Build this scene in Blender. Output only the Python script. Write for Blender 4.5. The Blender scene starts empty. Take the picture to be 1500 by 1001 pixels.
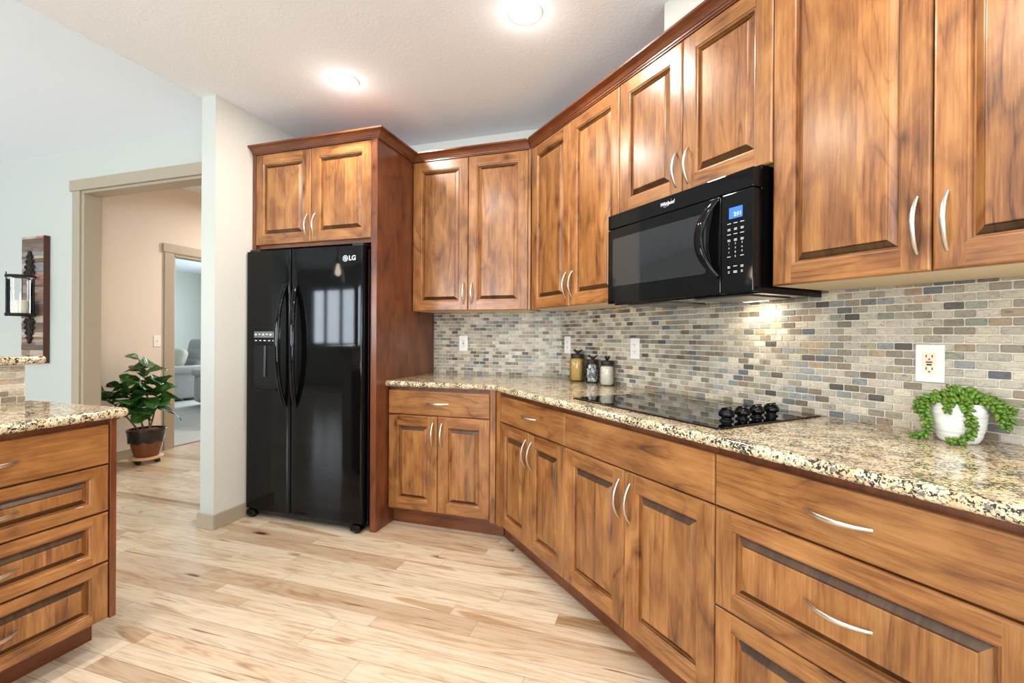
import bpy, math, random
from mathutils import Vector, Matrix

R2 = math.sqrt(2.0)
PI = math.pi
scene = bpy.context.scene
COL = scene.collection
rng = random.Random(7)

# ------------------------------------------------------------------ camera
F_PX, YAW, PITCH, ROLL, CX, CY, CAM_H = 673.888, 17.4954, -0.0653, 0.3433, 753.341, 493.019, 1.2033
ya, pi_, ro = math.radians(YAW), math.radians(PITCH), math.radians(ROLL)
fw = Vector((-math.sin(ya) * math.cos(pi_), math.cos(ya) * math.cos(pi_), math.sin(pi_)))
r0 = Vector((math.cos(ya), math.sin(ya), 0))
u0 = r0.cross(fw)
rv = r0 * math.cos(ro) + u0 * math.sin(ro)
uv_ = -r0 * math.sin(ro) + u0 * math.cos(ro)
cam_d = bpy.data.cameras.new('camera')
cam_d.sensor_width = 36.0
cam_d.lens = F_PX / 1500 * 36
cam_d.shift_x = -(CX - 750) / 1500
cam_d.shift_y = (CY - 500.5) / 1500
cam_d.clip_start = 0.02
cam = bpy.data.objects.new('camera', cam_d)
COL.objects.link(cam)
M = Matrix((rv, uv_, -fw)).transposed().to_4x4()
M.translation = Vector((0, 0, CAM_H))
cam.matrix_world = M
scene.camera = cam

# ------------------------------------------------------------------ colour management, world, lights
scene.view_settings.view_transform = 'Standard'
scene.view_settings.look = 'None'
scene.view_settings.gamma = 1.0
scene.view_settings.use_curve_mapping = False
scene.view_settings.exposure = -0.24
scene.cycles.max_bounces = 10
scene.cycles.diffuse_bounces = 5
scene.cycles.glossy_bounces = 5
scene.cycles.transparent_max_bounces = 12
scene.cycles.caustics_reflective = False
scene.cycles.caustics_refractive = False
scene.cycles.sample_clamp_indirect = 6.0

world = bpy.data.worlds.new('sky')
scene.world = world
world.use_nodes = True
wn = world.node_tree.nodes
wn['Background'].inputs['Color'].default_value = (0.55, 0.75, 1.0, 1)
wn['Background'].inputs['Strength'].default_value = 1.2


def area(name, loc, direction, sx, sy, watts, color, spread=180):
    l = bpy.data.lights.new(name, 'AREA')
    l.shape = 'RECTANGLE'
    l.size, l.size_y = sx, sy
    l.energy = watts
    l.color = color
    l.spread = math.radians(spread)
    o = bpy.data.objects.new(name, l)
    o.location = loc
    o.rotation_euler = Vector(direction).to_track_quat('-Z', 'Y').to_euler()
    COL.objects.link(o)
    return o


DAY = (0.80, 0.905, 1.0)
WARM = (1.0, 0.945, 0.875)
YR = -4.3          # rear wall, behind the camera
XS = 2.15          # side wall at the right
# daylight entering through the windows behind the camera
area('daylight', (-7.05, YR - 0.25, 1.65), (0, 1, 0), 1.7, 1.4, 240, DAY)
area('daylight', (-4.3, YR - 0.25, 1.65), (0, 1, 0), 2.1, 1.4, 230, DAY)
area('daylight', (-0.6, YR - 0.25, 1.15), (0, 1, 1.0), 3.2, 2.0, 300, DAY)  # aimed steeply upward, shaped to brighten the kitchen ceiling
area('daylight', (XS + 0.25, -1.9, 1.6), (-1, 0, 1.0), 2.2, 1.3, 220, DAY)  # also aimed upward for a brighter ceiling
# daylight in the room behind the hall
area('daylight', (-7.6, 8.9, 1.7), (0, -1, 0), 2.4, 1.6, 260, (0.84, 0.94, 1.0))

KC = 2.675         # kitchen ceiling height
DOWN = [(-1.746, 2.245), (-0.592, 2.01), (0.55, 1.05), (-1.75, 0.9), (-0.6, 0.35), (0.65, -0.7), (-1.75, -0.8), (-0.6, -1.6)]
DOWN_W = 16.0


# ------------------------------------------------------------------ helpers
def lin(c):
    return tuple(((x / 255) / 12.92 if x / 255 <= 0.04045 else ((x / 255 + 0.055) / 1.055) ** 2.4) for x in c)


class MB:
    """collects faces with uv, tone and material slot; builds ONE mesh object"""

    def __init__(self):
        self.v, self.f, self.uv, self.t, self.s, self.m = [], [], [], [], [], []
        self.X = None

    def face(self, pts, uvs=None, tone=(1, 1, 1), smooth=False, mi=0):
        b = len(self.v)
        for p in pts:
            p = Vector(p)
            self.v.append(self.X @ p if self.X else p)
        self.f.append(list(range(b, b + len(pts))))
        self.uv.append(uvs if uvs else [(0, 0)] * len(pts))
        self.t.append(tone)
        self.s.append(smooth)
        self.m.append(mi)

    def grid(self, rows, close_u=False, smooth=True, tone=(1, 1, 1), mi=0, cap=(False, False), uvs=None):
        """rows: list of lists of points, shared vertices"""
        b = len(self.v)
        n = len(rows[0])
        for r in rows:
            for p in r:
                p = Vector(p)
                self.v.append(self.X @ p if self.X else p)
        for i in range(len(rows) - 1):
            for j in range(n if close_u else n - 1):
                k = (j + 1) % n
                self.f.append([b + i * n + j, b + i * n + k, b + (i + 1) * n + k, b + (i + 1) * n + j])
                if uvs:
                    self.uv.append([uvs(i, j), uvs(i, j + 1), uvs(i + 1, j + 1), uvs(i + 1, j)])
                else:
                    self.uv.append([(0, 0)] * 4)
                self.t.append(tone)
                self.s.append(smooth)
                self.m.append(mi)
        for flag, i in ((cap[0], 0), (cap[1], len(rows) - 1)):
            if flag:
                ids = list(range(len(self.v), len(self.v) + n))
                self.v.extend([self.v[b + i * n + j].copy() for j in range(n)])
                self.f.append(ids if i else ids[::-1])
                self.uv.append([(0, 0)] * n)
                self.t.append(tone)
                self.s.append(False)
                self.m.append(mi)

    def box(self, x0, x1, y0, y1, z0, z1, grain=None, tone=(1, 1, 1), mi=0, c=0.0):
        """axis aligned box; grain = axis index of the wood grain; c = chamfer"""
        o = (rng.random() * 40, rng.random() * 40)
        P = lambda x, y, z: (x, y, z)
        if c <= 0:
            fs = [
                ([P(x0, y0, z0), P(x1, y0, z0), P(x1, y0, z1), P(x0, y0, z1)], 1),
                ([P(x1, y1, z0), P(x0, y1, z0), P(x0, y1, z1), P(x1, y1, z1)], 1),
                ([P(x0, y1, z0), P(x0, y0, z0), P(x0, y0, z1), P(x0, y1, z1)], 0),
                ([P(x1, y0, z0), P(x1, y1, z0), P(x1, y1, z1), P(x1, y0, z1)], 0),
                ([P(x0, y0, z1), P(x1, y0, z1), P(x1, y1, z1), P(x0, y1, z1)], 2),
                ([P(x0, y1, z0), P(x1, y1, z0), P(x1, y0, z0), P(x0, y0, z0)], 2)]
            for pts, ax in fs:
                self.face(pts, self.bu(pts, ax, grain, o), tone, False, mi)
        else:
            lo, hi = (x0, y0, z0), (x1, y1, z1)
            # chamfered box from three axis caps
            def pt(sx, sy, sz, ax):
                r = []
                for i, s_ in enumerate((sx, sy, sz)):
                    v = hi[i] if s_ > 0 else lo[i]
                    if i != ax:
                        v -= s_ * c
                    r.append(v)
                return tuple(r)
            for ax in range(3):
                a, b = (ax + 1) % 3, (ax + 2) % 3
                for s_ in (-1, 1):
                    q = []
                    for (p1, p2) in ((-1, -1), (1, -1), (1, 1), (-1, 1)):
                        sg = [0, 0, 0]
                        sg[ax], sg[a], sg[b] = s_, p1, p2
                        q.append(pt(*sg, ax))
                    if s_ < 0:
                        q = q[::-1]
                    self.face(q, self.bu(q, ax, grain, o), tone, False, mi)
            for ax in range(3):          # edges along ax
                a, b = (ax + 1) % 3, (ax + 2) % 3
                for sa in (-1, 1):
                    for sb in (-1, 1):
                        def S(e, which):
                            sg = [0, 0, 0]
                            sg[ax], sg[a], sg[b] = e, sa, sb
                            return pt(*sg, which)
                        q = [S(-1, a), S(1, a), S(1, b), S(-1, b)]
                        if sa * sb < 0:
                            q = q[::-1]
                        q = q[::-1]
                        self.face(q, self.bu(q, a, grain, o), tone, False, mi)
            for sx in (-1, 1):
                for sy in (-1, 1):
                    for sz in (-1, 1):
                        q = [pt(sx, sy, sz, 0), pt(sx, sy, sz, 1), pt(sx, sy, sz, 2)]
                        if sx * sy * sz < 0:
                            q = q[::-1]
                        self.face(q, self.bu(q, 0, grain, o), tone, False, mi)

    @staticmethod
    def bu(pts, ax, grain, o):
        if grain is None:
            a, b = [(1, 2), (0, 2), (0, 1)][ax]
            return [(p[a], p[b]) for p in pts]
        if ax == grain:
            a, b = [(1, 2), (0, 2), (0, 1)][ax]
            return [(p[a] + o[0], p[b] + o[1]) for p in pts]
        cross = 3 - ax - grain
        return [(p[cross] + o[0] + ax * 3.1, p[grain] + o[1]) for p in pts]

    def tube(self, path, rad, n=10, ry=None, up=(0, 0, 1), caps=True, mi=0, tone=(1, 1, 1)):
        rows = []
        path = [Vector(p) for p in path]
        for i, p in enumerate(path):
            t = (path[min(i + 1, len(path) - 1)] - path[max(i - 1, 0)]).normalized()
            a = t.cross(Vector(up))
            if a.length < 1e-5:
                a = t.cross(Vector((1, 0, 0)))
            a.normalize()
            b = a.cross(t)
            ra = rad[i] if isinstance(rad, (list, tuple)) else rad
            rb = ra if ry is None else (ry[i] if isinstance(ry, (list, tuple)) else ry)
            rows.append([p + a * (ra * math.cos(2 * PI * k / n)) + b * (rb * math.sin(2 * PI * k / n)) for k in range(n)])
        self.grid(rows, True, True, tone, mi, (caps, caps))

    def lathe(self, prof, center=(0, 0, 0), n=32, mi=0, tone=(1, 1, 1), cap=(False, False), smooth=True, fn=None):
        rows = []
        for (r, z) in prof:
            row = []
            for k in range(n):
                a = 2 * PI * k / n
                rr = r * (fn(a, z) if fn else 1)
                row.append((center[0] + rr * math.cos(a), center[1] + rr * math.sin(a), center[2] + z))
            rows.append(row)
        self.grid(rows, True, smooth, tone, mi, cap)

    def ball(self, c, r, n=6, m=5, M3=None, mi=0, tone=(1, 1, 1)):
        rows = []
        for i in range(m + 1):
            th = PI * i / m
            row = []
            for k in range(n):
                a = 2 * PI * k / n
                p = Vector((max(math.sin(th), 1e-3) * math.cos(a) * r[0], max(math.sin(th), 1e-3) * math.sin(a) * r[1], -math.cos(th) * r[2]))
                if M3:
                    p = M3 @ p
                row.append(Vector(c) + p)
            rows.append(row)
        self.grid(rows, True, True, tone, mi)

    def build(self, name, mats, parent=None, smooth_all=None):
        me = bpy.data.meshes.new(name)
        me.from_pydata([tuple(p) for p in self.v], [], self.f)
        uvl = me.uv_layers.new(name='UVMap')
        flat = []
        for u in self.uv:
            for a in u:
                flat += [a[0], a[1]]
        uvl.data.foreach_set('uv', flat)
        ca = me.color_attributes.new('tone', 'FLOAT_COLOR', 'CORNER')
        flat = []
        for t, f in zip(self.t, self.f):
            flat += [t[0], t[1], t[2], 1.0] * len(f)
        ca.data.foreach_set('color', flat)
        me.polygons.foreach_set('use_smooth', self.s)
        if not isinstance(mats, (list, tuple)):
            mats = [mats]
        for m in mats:
            me.materials.append(m)
        me.polygons.foreach_set('material_index', self.m)
        me.update()
        o = bpy.data.objects.new(name, me)
        COL.objects.link(o)
        if parent:
            o.parent = parent
        return o


def thing(name, label, cat, loc=(0, 0, 0), rot=0.0, group=None):
    o = bpy.data.objects.new(name, None)
    o.empty_display_size = 0.1
    o.location = loc
    o.rotation_euler = (0, 0, rot)
    COL.objects.link(o)
    return tag(o, label, cat, group)


def tag(o, label, cat, group=None):
    o['label'] = label
    o['category'] = cat
    if group:
        o['group'] = group
    return o


def struct(name, mb, mats):
    o = mb.build(name, mats)
    o['kind'] = 'structure'
    return o


# ------------------------------------------------------------------ materials
class NT:
    def __init__(self, name):
        self.mat = bpy.data.materials.new(name)
        self.mat.use_nodes = True
        self.n = self.mat.node_tree.nodes
        self.l = self.mat.node_tree.links
        self.b = self.n['Principled BSDF']

    def add(self, typ, **kw):
        nd = self.n.new(typ)
        for k, v in kw.items():
            if k.startswith('i_'):
                self.put(nd.inputs[k[2:].replace('_', ' ')], v)
            else:
                setattr(nd, k, v)
        return nd

    def put(self, sock, v):
        if isinstance(v, bpy.types.NodeSocket):
            self.l.new(v, sock)
        else:
            sock.default_value = v

    def math(self, op, a, b=0.0, c=0.0):
        nd = self.n.new('ShaderNodeMath')
        nd.operation = op
        for i, v in enumerate((a, b, c)):
            self.put(nd.inputs[i], v)
        return nd.outputs[0]

    def vmul(self, v, s):
        nd = self.n.new('ShaderNodeMapping')
        self.l.new(v, nd.inputs['Vector'])
        nd.inputs['Scale'].default_value = s
        return nd.outputs[0]

    def noise(self, v, scale, detail=3, rough=0.5, dist=0.0):
        nd = self.n.new('ShaderNodeTexNoise')
        self.l.new(v, nd.inputs['Vector'])
        nd.inputs['Scale'].default_value = scale
        nd.inputs['Detail'].default_value = detail
        nd.inputs['Roughness'].default_value = rough
        nd.inputs['Distortion'].default_value = dist
        return nd.outputs['Fac']

    def voro(self, v, scale, out='Distance', feature='F1', rnd=1.0):
        nd = self.n.new('ShaderNodeTexVoronoi')
        nd.feature = feature
        self.l.new(v, nd.inputs['Vector'])
        nd.inputs['Scale'].default_value = scale
        nd.inputs['Randomness'].default_value = rnd
        return nd.outputs[out]

    def ramp(self, fac, stops, interp='LINEAR'):
        nd = self.n.new('ShaderNodeValToRGB')
        self.l.new(fac, nd.inputs[0])
        cr = nd.color_ramp
        cr.interpolation = interp
        while len(cr.elements) < len(stops):
            cr.elements.new(0.5)
        for e, (p, c) in zip(cr.elements, stops):
            e.position = p
            e.color = (*c, 1) if len(c) == 3 else c
        return nd.outputs[0]

    def mix(self, fac, a, b, mode='MIX'):
        nd = self.n.new('ShaderNodeMix')
        nd.data_type = 'RGBA'
        nd.blend_type = mode
        self.put(nd.inputs[0], fac)
        for s, v in ((nd.inputs[6], a), (nd.inputs[7], b)):
            if isinstance(v, tuple) and len(v) == 3:
                v = (*v, 1)
            self.put(s, v)
        return nd.outputs[2]

    def bump(self, h, strength=0.2, dist=0.01):
        nd = self.n.new('ShaderNodeBump')
        nd.inputs['Strength'].default_value = strength
        nd.inputs['Distance'].default_value = dist
        self.l.new(h, nd.inputs['Height'])
        self.l.new(nd.outputs[0], self.b.inputs['Normal'])

    def uv(self):
        nd = self.n.new('ShaderNodeUVMap')
        nd.uv_map = 'UVMap'
        return nd.outputs[0]

    def obj(self):
        return self.n.new('ShaderNodeTexCoord').outputs['Object']

    def tone(self):
        nd = self.n.new('ShaderNodeVertexColor')
        nd.layer_name = 'tone'
        return nd.outputs['Color']

    def set(self, col=None, rough=None, metal=None, spec=None, coat=None, crough=None, trans=None, emit=None, estr=None):
        b = self.b.inputs
        if col is not None:
            self.put(b['Base Color'], (*col, 1) if isinstance(col, tuple) else col)
        for k, v in (('Roughness', rough), ('Metallic', metal), ('Specular IOR Level', spec), ('Coat Weight', coat),
                     ('Coat Roughness', crough), ('Transmission Weight', trans), ('Emission Strength', estr)):
            if v is not None:
                self.put(b[k], v)
        if emit is not None:
            b['Emission Color'].default_value = (*emit, 1)
        return self.mat


def simple(name, srgb, rough=0.5, metal=0.0, **kw):
    return NT(name).set(lin(srgb), rough, metal, **kw)


def wood(name, light, mid, dark, rough=0.30):
    m = NT(name)
    uv = m.uv()
    fig = m.noise(m.vmul(uv, (5.5, 0.75, 1)), 1.0, 2, 0.45, 0.35)
    fr = m.math('FRACT', m.math('MULTIPLY', fig, 11.0))
    line = m.ramp(fr, [(0.0, (1, 1, 1)), (0.07, (0.35, 0.35, 0.35)), (0.35, (0, 0, 0)), (0.88, (0.10, 0.10, 0.10)), (1.0, (1, 1, 1))])
    fine = m.noise(m.vmul(uv, (230, 11, 1)), 1.0, 3, 0.65)
    blot = m.noise(m.vmul(uv, (10, 4.0, 1)), 1.0, 3, 0.55, 0.5)
    streak = m.noise(m.vmul(uv, (70, 1.6, 1)), 1.0, 4, 0.65, 0.15)
    gate = m.ramp(m.noise(m.vmul(uv, (4, 2, 1)), 1.0, 2, 0.5), [(0.35, (0.1, 0.1, 0.1)), (0.65, (1, 1, 1))])
    f = m.math('MULTIPLY', blot, 0.88)
    f = m.math('SUBTRACT', f, m.math('MULTIPLY', m.math('MULTIPLY', line, gate), 0.21))
    f = m.math('ADD', f, m.math('MULTIPLY', streak, 0.46))
    f = m.math('ADD', f, m.math('MULTIPLY', fine, 0.42))
    f = m.math('SUBTRACT', f, 0.36)
    col = m.ramp(f, [(0.20, dark), (0.46, mid), (0.78, light)])
    kd = m.voro(m.vmul(uv, (4.6, 2.7, 1)), 1.0)
    kn = m.math('ADD', kd, m.math('MULTIPLY', m.math('SUBTRACT', streak, 0.5), 0.12))
    knot = m.ramp(kn, [(0.02, (0.30, 0.24, 0.20)), (0.07, (0.70, 0.64, 0.60)), (0.16, (1, 1, 1))])
    col = m.mix(1.0, col, knot, 'MULTIPLY')
    col = m.mix(1.0, col, m.tone(), 'MULTIPLY')
    m.set(col, rough, spec=0.5, coat=0.25, crough=0.2)
    m.bump(fine, 0.05, 0.002)
    return m.mat


W_LIGHT, W_MID, W_DARK = lin((180, 127, 73)), lin((138, 88, 45)), lin((76, 41, 20))
M_WOOD = wood('stained_alder', W_LIGHT, W_MID, W_DARK)
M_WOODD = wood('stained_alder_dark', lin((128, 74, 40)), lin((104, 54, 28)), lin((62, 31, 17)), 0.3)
M_CREAM = simple('pale_maple_veneer', (226, 208, 176), 0.45)
M_NICKEL = simple('brushed_nickel', (214, 208, 198), 0.28, 1.0)
M_BLACK = NT('black_enamel').set(lin((8, 8, 9)), 0.05, spec=0.24)
M_BLACKM = simple('black_plastic', (20, 19, 19), 0.35)
M_GLASSBLK = NT('black_ceramic_glass').set(lin((10, 10, 11)), 0.03, spec=0.9)
M_WINBLK = NT('tinted_oven_glass').set(lin((22, 23, 26)), 0.04, spec=0.9)
M_GREYTXT = simple('grey_print', (205, 205, 208), 0.5)
M_CHROME = simple('chrome', (225, 225, 228), 0.1, 1.0)
M_WHITE = simple('white_plastic', (238, 236, 230), 0.35)
M_IVORY = simple('ivory_plastic', (232, 222, 196), 0.35)
M_DARKSLOT = simple('dark_slot', (25, 22, 20), 0.5)
M_RED = simple('red_button', (178, 40, 32), 0.4)
M_LCD = NT('display_blue').set(lin((40, 90, 190)), 0.3, emit=lin((70, 130, 235)), estr=0.75)
M_LCDTXT = NT('display_digits').set(lin((230, 240, 255)), 0.3, emit=lin((235, 245, 255)), estr=1.0)


def paint(name, srgb, rough=0.75, bump=0.06, scale=180):
    m = NT(name)
    m.set(lin(srgb), rough, spec=0.25)
    m.bump(m.noise(m.obj(), scale, 4, 0.6), bump, 0.004)
    return m.mat


M_WALL = paint('wall_paint', (214, 211, 202))
M_WALLG = paint('wall_paint_grey_green', (192, 195, 188))
M_HALLW = paint('wall_paint_hall', (226, 212, 197))
M_CEIL = paint('ceiling_texture', (238, 243, 249), 0.9, 0.35, 75)
M_VAULT = paint('vault_paint', (222, 227, 232), 0.9, 0.25, 75)
M_TRIM = simple('taupe_trim', (168, 155, 134), 0.42)
M_WINFR = simple('dark_window_frame', (46, 40, 36), 0.4)


def mk_floor():
    m = NT('hickory_planks')
    uv = m.uv()
    fig = m.noise(m.vmul(uv, (1.1, 13, 1)), 1.0, 3, 0.55, 0.9)
    rings = m.math('ABSOLUTE', m.math('SUBTRACT', m.math('FRACT', m.math('MULTIPLY', fig, 7.0)), 0.5))
    fine = m.noise(m.vmul(uv, (9, 300, 1)), 1.0, 3, 0.6)
    blot = m.noise(m.vmul(uv, (2.0, 10, 1)), 1.0, 3, 0.6, 0.5)
    f = m.math('ADD', m.math('MULTIPLY', rings, 0.55), m.math('MULTIPLY', fine, 0.50))
    f = m.math('ADD', f, m.math('MULTIPLY', blot, 0.75))
    f = m.math('SUBTRACT', f, 0.36)
    col = m.ramp(f, [(0.12, lin((178, 148, 118))), (0.38, lin((208, 188, 163))), (0.8, lin((220, 206, 189)))])
    hw = m.noise(m.vmul(uv, (0.8, 7, 1)), 1.0, 2, 0.5, 0.8)
    hwm = m.ramp(hw, [(0.635, (1, 1, 1)), (0.66, (0.72, 0.61, 0.50))])
    col = m.mix(1.0, col, hwm, 'MULTIPLY')
    strk = m.noise(m.vmul(uv, (2.6, 55, 1)), 1.0, 2, 0.5, 0.3)
    sm = m.ramp(strk, [(0.675, (1, 1, 1)), (0.75, (0.40, 0.29, 0.22))])
    col = m.mix(1.0, col, sm, 'MULTIPLY')
    kd = m.voro(m.vmul(uv, (1.7, 5.5, 1)), 1.0)
    kn = m.ramp(kd, [(0.055, (0.18, 0.11, 0.08)), (0.085, (0.60, 0.48, 0.40)), (0.14, (1, 1, 1))])
    col = m.mix(1.0, col, kn, 'MULTIPLY')
    col = m.mix(1.0, col, m.tone(), 'MULTIPLY')
    m.set(col, 0.22, spec=0.4)
    m.bump(fine, 0.03, 0.002)
    return m.mat


M_FLOOR = mk_floor()
M_GAP = simple('floor_seam', (92, 66, 44), 0.6)


def mk_granite():
    m = NT('speckled_granite')
    o = m.obj()
    big = m.noise(o, 18, 4, 0.6, 0.4)
    col = m.ramp(big, [(0.30, lin((184, 156, 116))), (0.43, lin((208, 187, 150))), (0.60, lin((223, 208, 176))), (0.78, lin((197, 174, 137)))])
    med = m.noise(o, 75, 3, 0.6)
    col = m.mix(m.ramp(med, [(0.57, (0, 0, 0)), (0.64, (0.7, 0.7, 0.7))]), col, lin((146, 122, 98)))
    gate = m.noise(o, 20, 3, 0.55)
    fl = m.noise(o, 135, 3, 0.65, 0.6)
    thr = m.math('ADD', fl, m.math('MULTIPLY', m.math('SUBTRACT', gate, 0.5), 0.40))
    fk = m.ramp(thr, [(0.515, (0, 0, 0)), (0.555, (1, 1, 1))])
    col = m.mix(fk, col, lin((52, 46, 44)))
    gr = m.noise(o, 85, 2, 0.5, 0.5)
    col = m.mix(m.ramp(gr, [(0.60, (0, 0, 0)), (0.65, (0.85, 0.85, 0.85))]), col, lin((116, 112, 110)))
    m.set(col, 0.09, spec=0.5)
    return m.mat


M_GRANITE = mk_granite()


def mk_tile():
    m = NT('tumbled_stone_tile')
    o = m.obj()
    n1 = m.noise(m.vmul(o, (1, 1, 2.2)), 45, 4, 0.65, 1.2)
    n2 = m.noise(o, 260, 3, 0.6)
    v = m.math('ADD', m.math('MULTIPLY', n1, 0.75), m.math('MULTIPLY', n2, 0.45))
    tint = m.ramp(v, [(0.36, (0.55, 0.53, 0.51)), (0.56, (0.98, 0.98, 0.98)), (0.76, (1.22, 1.2, 1.16))])
    col = m.mix(1.0, m.tone(), tint, 'MULTIPLY')
    vn = m.noise(m.vmul(o, (1, 1, 1.6)), 24, 3, 0.6, 2.2)
    col = m.mix(1.0, col, m.ramp(vn, [(0.60, (1, 1, 1)), (0.66, (0.74, 0.66, 0.58)), (0.74, (0.56, 0.52, 0.49))]), 'MULTIPLY')
    m.set(col, 0.42, spec=0.4)
    m.bump(n2, 0.15, 0.002)
    return m.mat


M_TILE = mk_tile()
M_GROUT = paint('sanded_grout', (226, 219, 202), 0.85, 0.2, 400)


def mk_pane():
    m = NT('window_glass')
    tr = m.n.new('ShaderNodeBsdfTransparent')
    gl = m.n.new('ShaderNodeBsdfGlossy')
    gl.inputs['Roughness'].default_value = 0.02
    mx = m.n.new('ShaderNodeMixShader')
    mx.inputs[0].default_value = 0.07
    m.l.new(tr.outputs[0], mx.inputs[1])
    m.l.new(gl.outputs[0], mx.inputs[2])
    m.l.new(mx.outputs[0], m.n['Material Output'].inputs['Surface'])
    return m.mat


M_PANE = mk_pane()

# ------------------------------------------------------------------ layout numbers
YW = 3.166                   # back wall (behind refrigerator)
OW = 2.5224                  # diagonal wall: x + y = OW
SW = -2.6944                 # s of the wall corner on the diagonal wall


def dpt(s, d=0.0, z=0.0):
    a = (OW - d * R2) / 2
    return Vector((a + s / R2, a - s / R2, z))


ROT_D = -PI / 4
ROT_I = PI / 2
XI = -2.536                  # tile face of the bar wall behind the island worktop


# ------------------------------------------------------------------ floor
def build_floor():
    mb = MB()
    mb.face([(-9, -5, -0.004), (4, -5, -0.004), (4, 9, -0.004), (-9, 9, -0.004)], mi=1)
    r = random.Random(21)
    y = -4.3
    while y < 7.0:
        w = r.choice((0.070, 0.083, 0.083, 0.108, 0.108))
        x0, x1 = (-8.5, 3.0) if y < 2.5 else (-4.9, -0.5)
        if y < -1.5:
            x0, x1 = -8.5, 3.0
        x = x0 - r.random() * 0.8
        while x < x1:
            L = r.uniform(0.45, 1.5)
            k = r.random()
            g = r.uniform(0.93, 1.06)
            if k < 0.13:
                t = (0.78 * g, 0.70 * g, 0.62 * g)
            elif k < 0.32:
                t = (0.92 * g, 0.86 * g, 0.80 * g)
            else:
                t = (1.0 * g, 1.0 * g, 0.98 * g)
            ou, ov = r.random() * 90, r.random() * 90
            a, b, c, d = max(x, x0) + 0.0006, min(x + L, x1) - 0.0006, y + 0.0006, y + w - 0.0006
            if b > a:
                mb.face([(a, c, 0), (b, c, 0), (b, d, 0), (a, d, 0)],
                        [(a + ou, c + ov), (b + ou, c + ov), (b + ou, d + ov), (a + ou, d + ov)], t)
            x += L
        y += w
    struct('floor', mb, [M_FLOOR, M_GAP])


build_floor()


def wallbox(name, boxes, m):
    mb = MB()
    for b in boxes:
        mb.box(*b)
    return struct(name, mb, m)


WX0, WX1 = -2.722, -2.610    # wing wall beside the refrigerator
XL, XV = -8.5, WX0           # living room left end, vault edge
YD0, YD1 = 2.49, 2.61        # wall with the wide opening
XJ0, XJ1 = -4.42, -2.96      # opening
HALL_X = -4.88
HALL_C = 2.76

wallbox('wall_back', [(WX1, -0.55, YW, YW + 0.1, 0, KC + 0.1)], M_WALL)
mb = MB()
mb.box(WX0 + 0.001, WX1, 2.146, YW + 0.1, 0, KC)
mb.box(WX0, WX1 - 0.0005, 2.145, 2.1455, 0, KC, mi=1)
mb.box(WX0, WX0 + 0.0008, 2.1455, YD0, 0, KC, mi=1)
struct('wall_wing', mb, [M_WALL, M_WALLG])
mb = MB()
p0, p1 = dpt(SW - 0.02), dpt(1.25)
n = Vector((1, 1, 0)) / R2 * 0.1
for (za, zb) in ((0, KC + 0.1),):
    a, b, c, d = p0, p1, p1 + n, p0 + n
    lo = [Vector((q.x, q.y, za)) for q in (a, b, c, d)]
    hi = [Vector((q.x, q.y, zb)) for q in (a, b, c, d)]
    mb.face([lo[0], lo[1], hi[1], hi[0]])
    mb.face([lo[1], lo[2], hi[2], hi[1]])
    mb.face([lo[2], lo[3], hi[3], hi[2]])
    mb.face([lo[3], lo[0], hi[0], hi[3]])
    mb.face(hi)
struct('wall_right', mb, M_WALL)
wallbox('wall_side', [(XS, XS + 0.12, -0.8, 0.42, 0, KC + .1), (XS, XS + 0.12, YR, -3.0, 0, KC + .1),
                      (XS, XS + 0.12, -3.0, -0.8, 0, 0.95), (XS, XS + 0.12, -3.0, -0.8, 2.25, KC + .1)], M_WALL)
wallbox('wall_far', [(XL, XJ0 - 0.02, YD0, YD1, 0, 2.80), (XJ1 + 0.02, WX0, YD0, YD1, 0, 2.80), (XJ0 - 0.02, XJ1 + 0.02, YD0, YD1, 2.342, 2.80)], M_WALLG)
wallbox('wall_left', [(XL - 0.12, XL, YR, YD1, 0, 4.0)], M_WALLG)
# rear wall with three window openings
RW = [(-7.95, -6.15, 0.95, 2.30), (-5.4, -3.2, 0.95, 2.30), (-2.25, 1.05, 0.06, 2.25)]
bx = []
xs = XL
for (a, b, c, d) in RW:
    bx.append((xs, a, YR - 0.14, YR, 0, 4.0 if xs < XV - 1 else KC + 0.1))
    bx.append((a, b, YR - 0.14, YR, 0, c))
    bx.append((a, b, YR - 0.14, YR, d, 4.0 if a < XV - 0.2 else KC + 0.1))
    xs = b
bx.append((xs, XS + 0.12, YR - 0.14, YR, 0, KC + 0.1))
wallbox('wall_rear', bx, M_WALLG)
# ceilings
wallbox('ceiling', [(XV, XS + 0.1, YR, YW + 0.1, KC, KC + 0.12)], M_CEIL)
mb = MB()
yr = -0.9
zr = 2.69 + 0.34 * (YD0 - yr)
x0, x1 = XL, XV - 0.001
mb.face([(x0, YD0 + 0.1, 2.69 - 0.034), (x1, YD0 + 0.1, 2.69 - 0.034), (x1, yr, zr), (x0, yr, zr)][::-1])
mb.face([(x0, yr, zr), (x1, yr, zr), (x1, YR, 2.69), (x0, YR, 2.69)][::-1])
mb.face([(x1, YD0, 2.67), (x1, YR, 2.67), (x1, yr, zr)])
struct('ceiling_vault', mb, M_VAULT)
wallbox('ceiling_hall', [(-4.9, WX0, YD1, 8.0, HALL_C, HALL_C + 0.1)], M_VAULT)
# hall
DY0, DY1 = 3.537, 4.40
wallbox('wall_hall', [(HALL_X - 0.11, HALL_X, YD1, DY0 - 0.008, 0, HALL_C), (HALL_X - 0.11, HALL_X, DY1 + 0.008, 8.0, 0, HALL_C),
                      (HALL_X - 0.11, HALL_X, DY0 - 0.008, DY1 + 0.008, 2.032, HALL_C), (-4.9, WX0, 7.0, 7.1, 0, HALL_C),
                      (WX0, WX0 + 0.1, YW + 0.1, 7.1, 0, HALL_C)], M_HALLW)
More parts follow.
